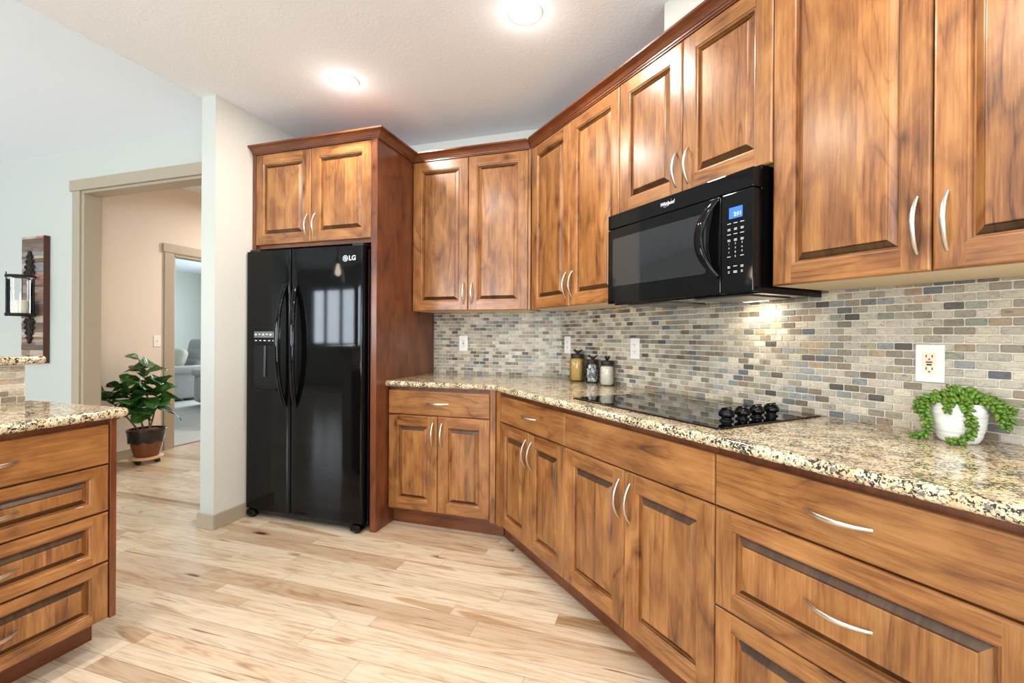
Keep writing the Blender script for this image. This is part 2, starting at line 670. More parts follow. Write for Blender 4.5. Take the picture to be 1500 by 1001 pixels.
# room behind the hall
wallbox('floor_den', [(-11.0, HALL_X - 0.06, 2.62, 9.4, -0.02, 0.004)], None)
wallbox('wall_den', [(-11.1, -11.0, 2.62, 9.4, 0, 2.7), (-11.0, -8.95, 9.1, 9.2, 0, 2.7), (-6.25, HALL_X - .11, 9.1, 9.2, 0, 2.7),
                     (-8.95, -6.25, 9.1, 9.2, 0, .85), (-8.95, -6.25, 9.1, 9.2, 2.5, 2.7),
                     (-11.0, HALL_X - .12, 2.615, 2.64, 0, 2.7)], M_WALLG)
wallbox('ceiling_den', [(-11.0, HALL_X - 0.11, 2.62, 9.2, 2.7, 2.8)], M_VAULT)
m = NT('grey_carpet')
m.set(m.ramp(m.noise(m.obj(), 160, 3, 0.7), [(0.3, lin((170, 168, 164))), (0.7, lin((214, 212, 206)))]), 1.0, spec=0.05)
m.bump(m.noise(m.obj(), 220, 3, 0.6), 0.6, 0.01)
bpy.data.objects['floor_den'].data.materials.clear()
bpy.data.objects['floor_den'].data.materials.append(m.mat)

# vent chase on top of the wall cabinets, painted like the wall
mb = MB()
mb.X = Matrix.Translation(dpt(0)) @ Matrix.Rotation(ROT_D, 4, 'Z')
mb.box(-1.502, -1.18, -0.263, -0.002, 2.44, KC - 0.001)
struct('wall_vent_chase', mb, M_WALL)

# windows behind the camera
for i, (a, b, c, d) in enumerate(RW):
    mb = MB()
    y0, y1 = YR - 0.11, YR - 0.05
    k = 3 if i != 1 else 3
    for zz in ((c, c + 0.06), (d - 0.06, d)):
        mb.box(a, b, y0, y1, *zz, mi=0)
    for j in range(k + 1):
        xx = a + (b - a - 0.09) * j / k
        mb.box(xx, xx + 0.09, y0, y1, c + 0.06, d - 0.06, mi=0)
    mb.box(a + 0.02, b - 0.02, YR - 0.085, YR - 0.08, c + 0.02, d - 0.02, mi=1)
    struct('window_%d' % (i + 1), mb, [M_WINFR, M_PANE])
mb = MB()
for zz in ((0.95, 1.01), (2.19, 2.25)):
    mb.box(XS + 0.04, XS + 0.1, -3.0, -0.8, *zz)
for yy in (-3.0, -1.95, -0.86):
    mb.box(XS + 0.04, XS + 0.1, yy, yy + 0.06, 1.01, 2.19)
mb.box(XS + 0.06, XS + 0.065, -2.98, -0.82, 0.97, 2.23, mi=1)
struct('window_4', mb, [M_WINFR, M_PANE])
mb = MB()
mb.face([(-14, -22, -0.3), (9, -22, -0.3), (9, -4.6, -0.3), (-14, -4.6, -0.3)])
struct('ground_outside', mb, simple('lawn', (96, 116, 70), 0.9))
mb = MB()
mb.box(-12, 6, -9.1, -9.0, -0.3, 1.75)
struct('wall_garden', mb, simple('garden_fence', (118, 132, 112), 0.9))


# ------------------------------------------------------------------ trim
def trim(name, boxes, mat=None, X=None):
    mb = MB()
    mb.X = X
    for b in boxes:
        mb.box(*b, c=0.002)
    return struct(name, mb, mat or M_TRIM)


BH = 0.09
trim('baseboard_wing', [(WX0 - 0.014, WX1 + 0.014, 2.131, 2.145, 0, BH), (WX1, WX1 + 0.014, 2.145, 2.42, 0, BH),
                        (WX0 - 0.014, WX0, 2.145, YD0, 0, BH)])
trim('baseboard_hall', [(HALL_X, HALL_X + 0.014, YD1, DY0 - 0.102, 0, BH), (HALL_X, HALL_X + 0.014, DY1 + 0.102, 7.0, 0, BH)])
trim('baseboard_far', [(XL, XJ0 - 0.10, YD0 - 0.014, YD0, 0, BH)])
CW = 0.088
trim('trim_1', [  # casing and jamb lining of the wide opening
    (XJ0 - CW - 0.028, XJ0 - 0.028, YD0 - 0.018, YD0, 0, 2.35), (XJ1 + 0.028, XJ1 + 0.028 + CW, YD0 - 0.018, YD0, 0, 2.35),
    (XJ0 - CW - 0.052, XJ1 + CW + 0.052, YD0 - 0.026, YD0, 2.35, 2.437),
    (XJ0 - 0.03, XJ0, YD0 - 0.003, YD1 + 0.003, 0, 2.33), (XJ1, XJ1 + 0.03, YD0 - 0.003, YD1 + 0.003, 0, 2.33),
    (XJ0 - 0.03, XJ1 + 0.03, YD0 - 0.003, YD1 + 0.003, 2.33, 2.348),
    (XJ0 - CW, XJ0 - 0.02, YD1, YD1 + 0.018, 0, 2.35)])
trim('trim_2', [  # casing of the door to the den
    (HALL_X, HALL_X + 0.018, DY0 - 0.100, DY0, 0, 2.05), (HALL_X, HALL_X + 0.018, DY1, DY1 + 0.100, 0, 2.05),
    (HALL_X, HALL_X + 0.026, DY0 - 0.118, DY1 + 0.118, 2.05, 2.138),
    (HALL_X - 0.115, HALL_X + 0.003, DY0 - 0.001, DY0 + 0.018, 0, 2.035), (HALL_X - 0.115, HALL_X + 0.003, DY1 - 0.018, DY1 + 0.001, 0, 2.035),
    (HALL_X - 0.115, HALL_X + 0.003, DY0, DY1, 2.02, 2.04)])


# ------------------------------------------------------------------ cabinet parts
def tone_r(a=0.9, b=1.08):
    g = rng.uniform(a, b)
    w = rng.uniform(-0.02, 0.02)
    return (g * (1 + w), g, g * (1 - w))


def slab_front(mb, x0, x1, z0, z1, yf, th=0.02, grain=0):
    """flat drawer front with an eased, stepped edge"""
    o = (rng.random() * 40, rng.random() * 40)
    t = tone_r()
    rings = [(0, th), (0, 0.004), (0.002, 0.0012), (0.005, 0)]
    rects = [[(x0 + i, yf + d, z0 + i), (x1 - i, yf + d, z0 + i), (x1 - i, yf + d, z1 - i), (x0 + i, yf + d, z1 - i)] for i, d in rings]
    U = lambda p: (p[2] + o[0], p[0] + o[1]) if grain == 0 else (p[0] + o[0], p[2] + o[1])
    for A, B in zip(rects[:-1], rects[1:]):
        for k in range(4):
            q = [A[k], A[(k + 1) % 4], B[(k + 1) % 4], B[k]]
            mb.face(q, [U(p) for p in q], t)
    mb.face(rects[-1], [U(p) for p in rects[-1]], t)
    mb.face(rects[0][::-1], [U(p) for p in rects[0][::-1]], t)


def raised_front(mb, x0, x1, z0, z1, yf, th=0.02, sw=0.062, rw=0.062, staves=3):
    """frame and raised panel door or drawer front; local front is -y"""
    tl, tr, tt, tb = tone_r(), tone_r(), tone_r(), tone_r()
    offs = [(rng.random() * 40, rng.random() * 40) for _ in range(4)]
    uvz = lambda p, o: (p[0] + o[0], p[2] + o[1])
    uvx = lambda p, o: (p[2] + o[0], p[0] + o[1])
    # outer eased edge
    rings = [(0, th), (0, 0.005), (0.0025, 0.0015), (0.006, 0)]
    rect = lambda i, d: [(x0 + i, yf + d, z0 + i), (x1 - i, yf + d, z0 + i), (x1 - i, yf + d, z1 - i), (x0 + i, yf + d, z1 - i)]
    side = [(tb, offs[0], uvx), (tr, offs[1], uvz), (tt, offs[2], uvx), (tl, offs[3], uvz)]
    for (i, d), (i2, d2) in zip(rings[:-1], rings[1:]):
        A, B = rect(i, d), rect(i2, d2)
        for k in range(4):
            t, o, f = side[k]
            q = [A[k], A[(k + 1) % 4], B[(k + 1) % 4], B[k]]
            mb.face(q, [f(p, o) for p in q], t)
    mb.face(rect(0, th)[::-1], [uvz(p, offs[3]) for p in rect(0, th)[::-1]], tl)
    e = 0.006
    # stiles full height, rails between
    for (a, b, c, d, k) in ((x0 + e, x0 + sw, z0 + e, z1 - e, 3), (x1 - sw, x1 - e, z0 + e, z1 - e, 1),
                            (x0 + sw, x1 - sw, z0 + e, z0 + rw, 0), (x0 + sw, x1 - sw, z1 - rw, z1 - e, 2)):
        q = [(a, yf, c), (b, yf, c), (b, yf, d), (a, yf, d)]
        t, o, f = side[k]
        mb.face(q, [f(p, o) for p in q], t)
    # inner sticking, mitred
    prof = [(0, 0), (0.0018, 0.0036), (0.0055, 0.0045), (0.0082, 0.0080), (0.0088, 0.0165), (0.0128, 0.0165)]
    ir = lambda i, d: [(x0 + sw + i, yf + d, z0 + rw + i), (x1 - sw - i, yf + d, z0 + rw + i), (x1 - sw - i, yf + d, z1 - rw - i), (x0 + sw + i, yf + d, z1 - rw - i)]
    for (i, d), (i2, d2) in zip(prof[:-1], prof[1:]):
        A, B = ir(i, d), ir(i2, d2)
        for k in range(4):
            t, o, f = side[k]
            q = [A[k], A[(k + 1) % 4], B[(k + 1) % 4], B[k]]
            mb.face(q, [f(p, o) for p in q], t)
    # panel: bevel then field, made of glued staves (vertical grain)
    pb = [(0.0128, 0.0165), (0.030, 0.0062), (0.0325, 0.0025), (0.0345, 0.0015)]
    fx0, fx1 = x0 + sw + 0.0345, x1 - sw - 0.0345
    n_st = max(1, staves)
    cuts = [fx0]
    for k in range(1, n_st):
        cuts.append(fx0 + (fx1 - fx0) * (k + rng.uniform(-0.22, 0.22)) / n_st)
    cuts.append(fx1)
    st = [(tone_r(0.84, 1.08), (rng.random() * 40, rng.random() * 40)) for _ in range(n_st)]
    for k in range(n_st):
        t, o = st[k]
        a, b = cuts[k], cuts[k + 1]
        zb_, zt_ = z0 + rw + 0.0345, z1 - rw - 0.0345
        q = [(a, yf + 0.0015, zb_), (b, yf + 0.0015, zb_), (b, yf + 0.0015, zt_), (a, yf + 0.0015, zt_)]
        mb.face(q, [uvz(p, o) for p in q], t)
        for (i, d), (i2, d2) in zip(pb[:-1], pb[1:]):
            ax = (x0 + sw + i) if k == 0 else a
            bx_ = (x1 - sw - i) if k == n_st - 1 else b
            ax2 = (x0 + sw + i2) if k == 0 else a
            bx2 = (x1 - sw - i2) if k == n_st - 1 else b
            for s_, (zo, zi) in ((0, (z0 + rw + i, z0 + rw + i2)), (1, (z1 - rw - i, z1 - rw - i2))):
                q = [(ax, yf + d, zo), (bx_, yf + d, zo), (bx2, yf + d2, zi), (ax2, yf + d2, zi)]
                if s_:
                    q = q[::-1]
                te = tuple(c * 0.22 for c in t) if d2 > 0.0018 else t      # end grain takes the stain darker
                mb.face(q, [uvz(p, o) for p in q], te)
    for (i, d), (i2, d2) in zip(pb[:-1], pb[1:]):
        A, B = ir(i, d), ir(i2, d2)
        for k, idx in ((1, n_st - 1), (3, 0)):
            t, o = st[idx]
            q = [A[k], A[(k + 1) % 4], B[(k + 1) % 4], B[k]]
            mb.face(q, [uvz(p, o) for p in q], t)


def pull(cx, cz, yf, vertical=True, L=0.146, proj=0.028):
    """arched bow pull, one mesh"""
    mb = MB()
    N = 17
    path, ra, rb = [], [], []
    for i in range(N):
        t = -1 + 2 * i / (N - 1)
        out = proj * (1 - abs(t) ** 2.0) - 0.001
        a = t * L / 2
        path.append((cx, yf - out, cz + a) if vertical else (cx + a, yf - out, cz))
        ra.append(0.0042 + 0.0022 * (1 - t * t))
        rb.append(0.0026 + 0.0008 * (1 - t * t))
    up = (0, 1, 0)
    mb.tube(path, ra, 10, rb, up)
    return mb


def add_door(root, x0, x1, z0, z1, yf, handle=None, hz=None, sw=0.062, staves=3, rw=None):
    mb = MB()
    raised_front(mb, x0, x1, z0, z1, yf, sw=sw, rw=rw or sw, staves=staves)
    d = mb.build('door', M_WOOD, root)
    if handle is not None:
        pull(handle, hz, yf).build('handle', M_NICKEL, d)
    return d


def add_drawer(root, x0, x1, z0, z1, yf, panel=False, handle=True, name='drawer', sw=0.055, rw=0.05):
    mb = MB()
    if panel:
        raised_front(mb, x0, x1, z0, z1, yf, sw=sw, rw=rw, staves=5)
    else:
        slab_front(mb, x0, x1, z0, z1, yf)
    d = mb.build(name, M_WOOD, root)
    if handle:
        pull((x0 + x1) / 2, (z0 + z1) / 2, yf + (0.0015 if panel else 0), False).build('handle', M_NICKEL, d)
    return d


CROWN = [(0.0, 2.400), (0.013, 2.400), (0.013, 2.4075), (0.0175, 2.409), (0.0185, 2.415), (0.0225, 2.4175), (0.026, 2.424),
         (0.032, 2.432), (0.041, 2.439), (0.052, 2.4425), (0.055, 2.4445), (0.055, 2.453), (0.0, 2.453)]


def crown_run(mb, pa, pb, ea, eb, nrm):
    """pa,pb plan points on the cabinet face; ea/eb shift along the run per unit of projection; nrm = outward"""
    pa, pb = Vector(pa), Vector(pb)
    d = (pb - pa).normalized()
    nrm = Vector(nrm)
    o = (rng.random() * 30, rng.random() * 30)
    rowa = [pa + nrm * c + d * (ea * c) + Vector((0, 0, z)) for c, z in CROWN]
    rowb = [pb + nrm * c + d * (eb * c) + Vector((0, 0, z)) for c, z in CROWN]
    t = tone_r(0.9, 1.0)
    acc = 0
    for k in range(len(CROWN) - 1):
        seg = math.hypot(CROWN[k + 1][0] - CROWN[k][0], CROWN[k + 1][1] - CROWN[k][1])
        q = [rowa[k], rowb[k], rowb[k + 1], rowa[k + 1]]
        L = (pb - pa).length
        mb.face(q, [(acc + o[0], o[1]), (acc + o[0], L + o[1]), (acc + seg + o[0], L + o[1]), (acc + seg + o[0], o[1])], t)
        acc += seg
    mb.face(rowa[::-1], None, t)
    mb.face(rowb, None, t)


T22 = math.tan(math.radians(22.5))
GB = 'base cabinets along the kitchen counter'
GU = 'wall cabinets above the counter'
ZT, ZB, ZK = 0.859, 0.709, 0.1155        # drawer top, drawer bottom, door bottom


def base_body(root, x0, x1, depth, fill=None, toe=None, zt=0.8815, kick=0.075, grain_panel=False):
    mb = MB()
    mb.box(x0, x1, -(depth - 0.0215), -0.004, 0.1005, zt, grain=2)
    mb.build('carcass', M_WOODD, root)
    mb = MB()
    a, b = x0, x1
    if toe:
        a, b = toe
    mb.box(a, b, -(depth - kick), -(depth - kick - 0.018), 0.0, 0.1, grain=0)
    mb.build('toe_kick', M_WOODD, root)
    if fill:
        mb = MB()
        mb.box(fill[0], fill[1], -(depth - 0.002), -(depth - 0.022), 0.1005, zt, grain=2, tone=(1.1, 1.1, 1.1))
        mb.build('filler_strip', M_WOOD, root)


def base_cab(label, loc, rot, x0, x1, depth, kind, fill=None, handle_top=True, toe=None):
    root = thing('base_cabinet', label, 'cabinet', loc, rot, GB)
    base_body(root, x0 + 0.0008, x1 - 0.0008, depth, fill, toe)
    yf = -depth
    g = 0.0016
    a, b = x0 + g, x1 - g
    mid = (a + b) / 2
    if kind == 'doors':
        add_drawer(root, a, b, ZB + 0.002, ZT, yf, handle=handle_top, name='drawer' if handle_top else 'false_drawer_front')
        hz = 0.594
        w = mid - a
        st = 3 if w > 0.36 else 2
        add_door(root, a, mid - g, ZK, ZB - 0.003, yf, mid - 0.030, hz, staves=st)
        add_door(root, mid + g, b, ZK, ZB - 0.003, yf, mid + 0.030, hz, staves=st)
    else:
        add_drawer(root, a, b, ZB + 0.002, ZT, yf)
        add_drawer(root, a, b, 0.419, ZB - 0.004, yf, True)
        add_drawer(root, a, b, ZK, 0.4145, yf, True)
    return root


DB, DBD = 0.629, 0.6329
base_cab('base cabinet beside the refrigerator panel, facing straight out, one drawer over two doors', (0, YW, 0), 0,
         -1.632, -0.949, DB, 'doors', fill=(-0.9465, -0.913), toe=(-1.6385, -0.882))
base_cab('narrow base cabinet just right of the inside corner, with short drawer pull', dpt(0), ROT_D,
         -2.381, -1.719, DBD, 'doors', fill=(-2.4345, -2.3835), toe=(-2.464, -1.7198))
base_cab('base cabinet under the cooktop with plain drawer front and no drawer pull', dpt(0), ROT_D,
         -1.719, -0.927, DBD, 'doors', handle_top=False)
base_cab('wide base cabinet of three drawers nearest the trailing potted plant', dpt(0), ROT_D,
         -0.927, -0.267, DBD, 'drawers')

# wall cabinets
DU, DUD = 0.332, 0.3344
ZU0, ZU1 = 1.372, 2.408


def wall_cab(label, loc, rot, x0, x1, depth, z0, ea, eb, fx, hz=1.49, staves=3, sw=0.062, inset=0.0):
    root = thing('wall_cabinet', label, 'cabinet', loc, rot, GU)
    mb = MB()
    mb.box(x0 + 0.0008, x1 - 0.0008, -(depth - 0.0215), -0.004, z0 + 0.010, 2.452, grain=2)
    mb.build('carcass', M_WOODD, root)
    mb = MB()
    mb.box(x0 + 0.001, x1 - 0.001, -(depth - 0.0215), -0.012, z0, z0 + 0.0095)
    mb.build('underside_panel', M_CREAM, root)
    if fx:
        mb = MB()
        mb.box(fx[0], fx[1], -(depth - 0.004), -(depth - 0.022), z0, 2.40, grain=2)
        mb.build('filler_strip', M_WOOD, root)
    g = 0.0016
    a, b = x0 + g, x1 - g
    mid = (a + b) / 2
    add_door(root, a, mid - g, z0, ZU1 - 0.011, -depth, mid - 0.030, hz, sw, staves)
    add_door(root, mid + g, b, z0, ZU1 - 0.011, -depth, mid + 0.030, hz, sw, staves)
    mb = MB()
    xa = fx[0] if fx and fx[0] < x0 else x0
    xb = fx[1] if fx and fx[1] > x1 else x1
    crown_run(mb, (xa, -(depth - 0.014), 0), (xb, -(depth - 0.014), 0), ea, eb, (0, -1, 0))
    mb.build('crown_moulding', M_WOODD, root)
    return root


wall_cab('two-door wall cabinet between the tall refrigerator panel and the inside corner', (0, YW, 0), 0,
         -1.6375, -0.806, DU, ZU0, 1.0, -T22, (-0.8045, -0.789), hz=1.487)
wall_cab('two-door wall cabinet between the inside corner and the microwave, full height', dpt(0), ROT_D,
         -2.551, -1.7135, DUD, ZU0, T22, 0, (-2.557, -2.5525), hz=1.49)
wall_cab('short two-door wall cabinet mounted directly above the microwave', dpt(0), ROT_D,
         -1.7135, -0.9525, DUD, 1.78, 0, 0, None, hz=1.885)
wall_cab('wall cabinet with two tall doors right of the microwave, above the red-button outlet', dpt(0), ROT_D,
         -0.9525, -0.122, DUD, ZU0, 0, 0, None, hz=1.49)

# refrigerator surround: bridge cabinet, tall end panel, crown
root = thing('refrigerator_cabinet', 'tall wood cabinet surround enclosing the black refrigerator, small doors over it', 'cabinet', (0, YW, 0), 0)
DF = 0.752
mb = MB()
mb.box(-2.606, -1.683, -(DF - 0.0215), -0.004, 1.775, 2.452, grain=0)
mb.build('carcass', M_WOODD, root)
mb = MB()
mb.box(-1.681, -1.6395, -DF, -0.004, 0.0, 2.452, grain=2, c=0.0015)
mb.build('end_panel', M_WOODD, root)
mb = MB()
mb.box(-2.606, -2.580, -(DF - 0.001), -(DF - 0.02), 1.775, 2.41, grain=2)
mb.build('filler_panel', M_WOODD, root)
a, b = -2.5775, -1.6835
mid = (a + b) / 2
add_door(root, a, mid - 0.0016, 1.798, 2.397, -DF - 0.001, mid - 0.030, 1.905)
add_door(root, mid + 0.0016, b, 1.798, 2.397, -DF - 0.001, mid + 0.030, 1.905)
mb = MB()
crown_run(mb, (-2.606, -(DF - 0.012), 0), (-1.6395, -(DF - 0.012), 0), 0, 1, (0, -1, 0))
crown_run(mb, (-1.6395, -(DF - 0.012), 0), (-1.6395, -(DU - 0.014), 0), -1, -1, (1, 0, 0))
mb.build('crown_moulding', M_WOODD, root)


# ------------------------------------------------------------------ granite tops
def offset_path(path, d):
    """offset a plan polyline to its left by d with mitred joints"""
    out = []
    P = [Vector((p[0], p[1])) for p in path]
    for i, p in enumerate(P):
        ds = []
        if i > 0:
            ds.append((P[i] - P[i - 1]).normalized())
        if i < len(P) - 1:
            ds.append((P[i + 1] - P[i]).normalized())
        ns = [Vector((-t.y, t.x)) for t in ds]
        if len(ns) == 1:
            out.append(p + ns[0] * d)
        else:
            s = (ns[0] + ns[1]).normalized()
            out.append(p + s * (d / max(0.3, s.dot(ns[0]))))
    return out


def round_path(path, rads, n=6):
    out = []
    for i, p in enumerate(path):
        r = rads[i] if i < len(rads) else 0
        if r <= 0 or i in (0, len(path) - 1):
            out.append(p)
            continue
        P0, P, P2 = Vector(path[i - 1]), Vector(p), Vector(path[i + 1])
        d1, d2 = (P0 - P).normalized(), (P2 - P).normalized()
        a, b = P + d1 * r, P + d2 * r
        for k in range(n + 1):
            t = k / n
            out.append(tuple(a * (1 - t) ** 2 + P * 2 * t * (1 - t) + b * t * t))
    return out


def granite(name, label, path, back, z0, z1):
    """path runs with the slab on its left side"""
    mb = MB()
    h = z1 - z0
    prof = [(0.024, 0), (0.013, 0), (0.005, 0.004), (0.001, 0.010), (0.0, 0.016), (0.0, h - 0.015), (0.0015, h - 0.008), (0.005, h - 0.003), (0.011, h - 0.0005), (0.017, h)]
    rows = []
    for d, z in prof:
        rows.append([(p.x, p.y, z0 + z) for p in offset_path(path, d)])
    mb.grid(rows[::-1], False, True)
    top = rows[-1] + [(x, y, z1) for x, y in back]
    bot = rows[0] + [(x, y, z0) for x, y in back]
    mb.face(top)
    mb.face(bot[::-1])
    b = [rows[-1][-1]] + [(x, y, z1) for x, y in back] + [rows[-1][0]]
    c = [rows[0][-1]] + [(x, y, z0) for x, y in back] + [rows[0][0]]
    for k in range(len(b) - 1):
        mb.face([b[k + 1], b[k], c[k], c[k + 1]][::-1])
    for e in (0, -1):
        q = [r[e] for r in rows]
        mb.face(q if e else q[::-1])
    o = mb.build(name, M_GRANITE)
    return tag(o, label, 'countertop')


def line_x(y, d):
    # intersection of y = const with diagonal offset d
    return OW - d * R2 - y


yf_c, df_c = YW - 0.654, 0.658
se = -0.245
pF = dpt(se, df_c)
pB = dpt(se, 0.001)
path = [(-1.6375, yf_c), (line_x(yf_c, df_c), yf_c), (pF.x, pF.y)]
back = [(pB.x, pB.y), (dpt(SW).x - 0.001, YW - 0.001), (-1.6375, YW - 0.001)]
granite('countertop', 'speckled beige granite countertop bending at the inside corner, holding cooktop and jars', path, back, 0.8825, 0.917)
ytop = 1.258
path = round_path([(-1.952, 0.48), (-1.952, ytop), (XI - 0.001, ytop)], [0, 0.03, 0])
granite('island_countertop', 'lower granite countertop of the island at left, above the drawers', path, [(XI - 0.001, 0.48)], 0.8825, 0.917)
path = round_path([(-2.500, 0.42), (-2.500, 1.288), (-2.86, 1.288)], [0, 0.04, 0])
granite('bar_countertop', 'raised granite bar ledge on the tiled half wall behind the island', path, [(-2.86, 0.42)], 1.071, 1.106)

# ------------------------------------------------------------------ island
GI = None
root = thing('island_cabinet', 'island base cabinet at left with four stacked drawers and end panel', 'cabinet', (XI, 0, 0), ROT_I)
dep = -1.982 - XI
mb = MB()
mb.box(0.5385, 1.2035, -(dep - 0.0215), -0.006, 0.1205, 0.8815, grain=2)
mb.build('carcass', M_WOODD, root)
mb = MB()
mb.box(0.5385, 1.224, -(dep - 0.135), -0.006, 0.0, 0.12, grain=0)
mb.build('toe_kick', M_WOODD, root)
mb = MB()
mb.box(1.2040, 1.2255, -(dep - 0.001), -0.006, 0.1225, 0.8815, grain=2, c=0.001)
mb.build('end_panel', M_WOODD, root)
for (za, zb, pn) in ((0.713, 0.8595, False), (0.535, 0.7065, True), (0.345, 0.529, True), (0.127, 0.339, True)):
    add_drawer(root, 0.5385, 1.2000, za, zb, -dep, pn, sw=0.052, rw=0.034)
wallbox('wall_bar', [(XI - 0.125, XI - 0.010, 0.45, 1.226, 0, 1.070)], M_WALL)

# ------------------------------------------------------------------ stone mosaic
PAL = [((196, 187, 170), 20), ((184, 175, 159), 20), ((170, 161, 146), 15), ((152, 142, 126), 12), ((206, 195, 174), 9), ((136, 124, 108), 8),
       ((112, 100, 88), 5), ((92, 86, 80), 2.5), ((119, 117, 115), 3), ((150, 151, 149), 7), ((105, 106, 110), 2), ((192, 178, 166), 9), ((170, 148, 124), 4),
       ((162, 153, 130), 6), ((148, 128, 110), 4), ((142, 143, 130), 4)]
PALW = [w for _, w in PAL]


def mosaic(mb, L, z0, z1, sx=0.0500, sz=0.0247, gap=0.0036, ph=0.0, th=0.0045, base=0.004, seed=1, warm=1.0, x0=0.0):
    """tile face towards local -y, wall plane at y = 0"""
    r = random.Random(seed)
    mb.box(x0, x0 + L, -base, -0.0005, z0, z1, mi=1)
    nr = int((z1 - z0) / sz + 0.999)
    for j in range(nr):
        zb_, zt_ = z0 + j * sz + gap / 2, min(z0 + (j + 1) * sz - gap / 2, z1 - 0.0005)
        if zt_ - zb_ < 0.004:
            continue
        xx = ph - sx - (sx / 2 if j % 2 else 0)
        while xx < L:
            a, b = max(xx + gap / 2, 0.0008), min(xx + sx - gap / 2 + r.uniform(-0.0006, 0.0006), L - 0.0008)
            xx += sx
            if b - a < 0.006:
                continue
            a += x0
            b += x0
            c, _ = r.choices(PAL, PALW)[0]
            g = r.uniform(0.80, 1.06)
            cl = lin(c)
            t = (min(1, cl[0] * g * (1 + (warm - 1) * .5)), min(1, cl[1] * g), min(1, cl[2] * g / warm))
            k, e = 0.0020, 0.0013
            jz = r.uniform(-0.0004, 0.0004)

            def ring(i, y, kk):
                A, B, Cc, D = a + i, b - i, zb_ + i + jz, zt_ - i + jz
                return [(A + kk, y, Cc), (B - kk, y, Cc), (B, y, Cc + kk), (B, y, D - kk), (B - kk, y, D), (A + kk, y, D), (A, y, D - kk), (A, y, Cc + kk)]
            r1 = ring(0, -base + 0.0002, k)
            r2_ = ring(0.0003, -(base + th - e), k)
            r3 = ring(e, -(base + th), k)
            mb.grid([r1, r2_, r3], True, False, t)
            mb.face(r3, None, t)


ZC = 0.9172
root = thing('backsplash', 'tumbled stone mosaic tile backsplash in beige and slate running behind the counter', 'backsplash', (0, 0, 0), 0)
mb = MB()
mb.X = Matrix.Translation((-1.6385, YW, 0))
mosaic(mb, 0.990, ZC, ZU0 + 0.004, seed=3, warm=1.0)
mb.build('tile_panel', [M_TILE, M_GROUT], root)['label'] = 'tile panel on the wall beside the refrigerator'
mb = MB()
mb.X = Matrix.Translation(dpt(SW + 0.0035)) @ Matrix.Rotation(ROT_D, 4, 'Z')
mosaic(mb, 2.62, ZC, ZU0 + 0.004, seed=5, warm=1.02, sx=0.0490, ph=0.0269)
mb.build('tile_panel', [M_TILE, M_GROUT], root)['label'] = 'tile panel behind the cooktop'
mb = MB()
mb.X = Matrix.Translation((XI - 0.0095, 0.45, 0)) @ Matrix.Rotation(ROT_I, 4, 'Z')
mosaic(mb, 0.776, ZC, 1.0705, seed=9, warm=1.06)
tag(mb.build('bar_backsplash', [M_TILE, M_GROUT]), 'short strip of stone tile on the half wall below the raised bar', 'backsplash')

# ------------------------------------------------------------------ refrigerator
FX0, FX1, FYF = -2.601, -1.704, 2.358
FSP = -2.232
root = thing('refrigerator', 'glossy black side-by-side refrigerator with ice dispenser', 'refrigerator', ((FX0 + FX1) / 2, FYF, 0), 0)
fx = lambda x: x - (FX0 + FX1) / 2
mb = MB()
mb.box(fx(FX0) + 0.004, fx(FX1) - 0.004, 0.075, 0.76, 0.03, 1.735, c=0.004)
mb.build('cabinet_body', M_BLACKM, root)


def fridge_door(x0, x1, name):
    mb = MB()
    N = 13
    prof = []
    r = 0.012
    W = x1 - x0
    cfull = (FX1 - FX0) / 2
    xc = 0.0
    pts = []

    def bow(x):
        return 0.006 * (x / cfull) ** 2
    for k in range(5):
        a = PI / 2 * k / 4
        pts.append((x0 + r - r * math.cos(a), bow(x0) + r - r * math.sin(a)))
    for k in range(1, N):
        x = x0 + r + (W - 2 * r) * k / N
        pts.append((x, bow(x)))
    for k in range(5):
        a = PI / 2 * k / 4
        pts.append((x1 - r + r * math.sin(a), bow(x1) + r - r * math.cos(a)))
    pts = [(x0, 0.068)] + [(x0, bow(x0) + r)] + pts[1:] + [(x1, 0.068)]
    z0, z1 = 0.062, 1.745
    rows = [[(p[0], p[1], z) for p in pts] for z in (z0, z1)]
    mb.grid(rows, False, True, cap=(True, True))
    mb.face([(x1, 0.068, z0), (x0, 0.068, z0), (x0, 0.068, z1), (x1, 0.068, z1)])
    d = mb.build(name, M_BLACK, root)
    # sharp edges at the back corners
    return d


dl = fridge_door(fx(FX0), fx(FSP) - 0.003, 'freezer_door')
dr = fridge_door(fx(FSP) + 0.003, fx(FX1), 'refrigerator_door')


def fridge_handle(x, lean, parent):
    mb = MB()
    N = 21
    path, ra, rb = [], [], []
    for i in range(N):
        t = -1 + 2 * i / (N - 1)
        out = 0.052 * (1 - abs(t) ** 2.6) + 0.001
        path.append((x + lean * (1 - t * t) + 0.012 * lean / abs(lean) * 0, -out + 0.0, 1.133 + t * 0.388))
        ra.append(0.016 + 0.004 * (1 - t * t))
        rb.append(0.012)
    mb.tube(path, ra, 12, rb, (0, 1, 0))
    mb.build('handle', M_BLACK, parent)


fridge_handle(fx(FSP) - 0.040, -0.020, dl)
fridge_handle(fx(FSP) + 0.040, 0.020, dr)
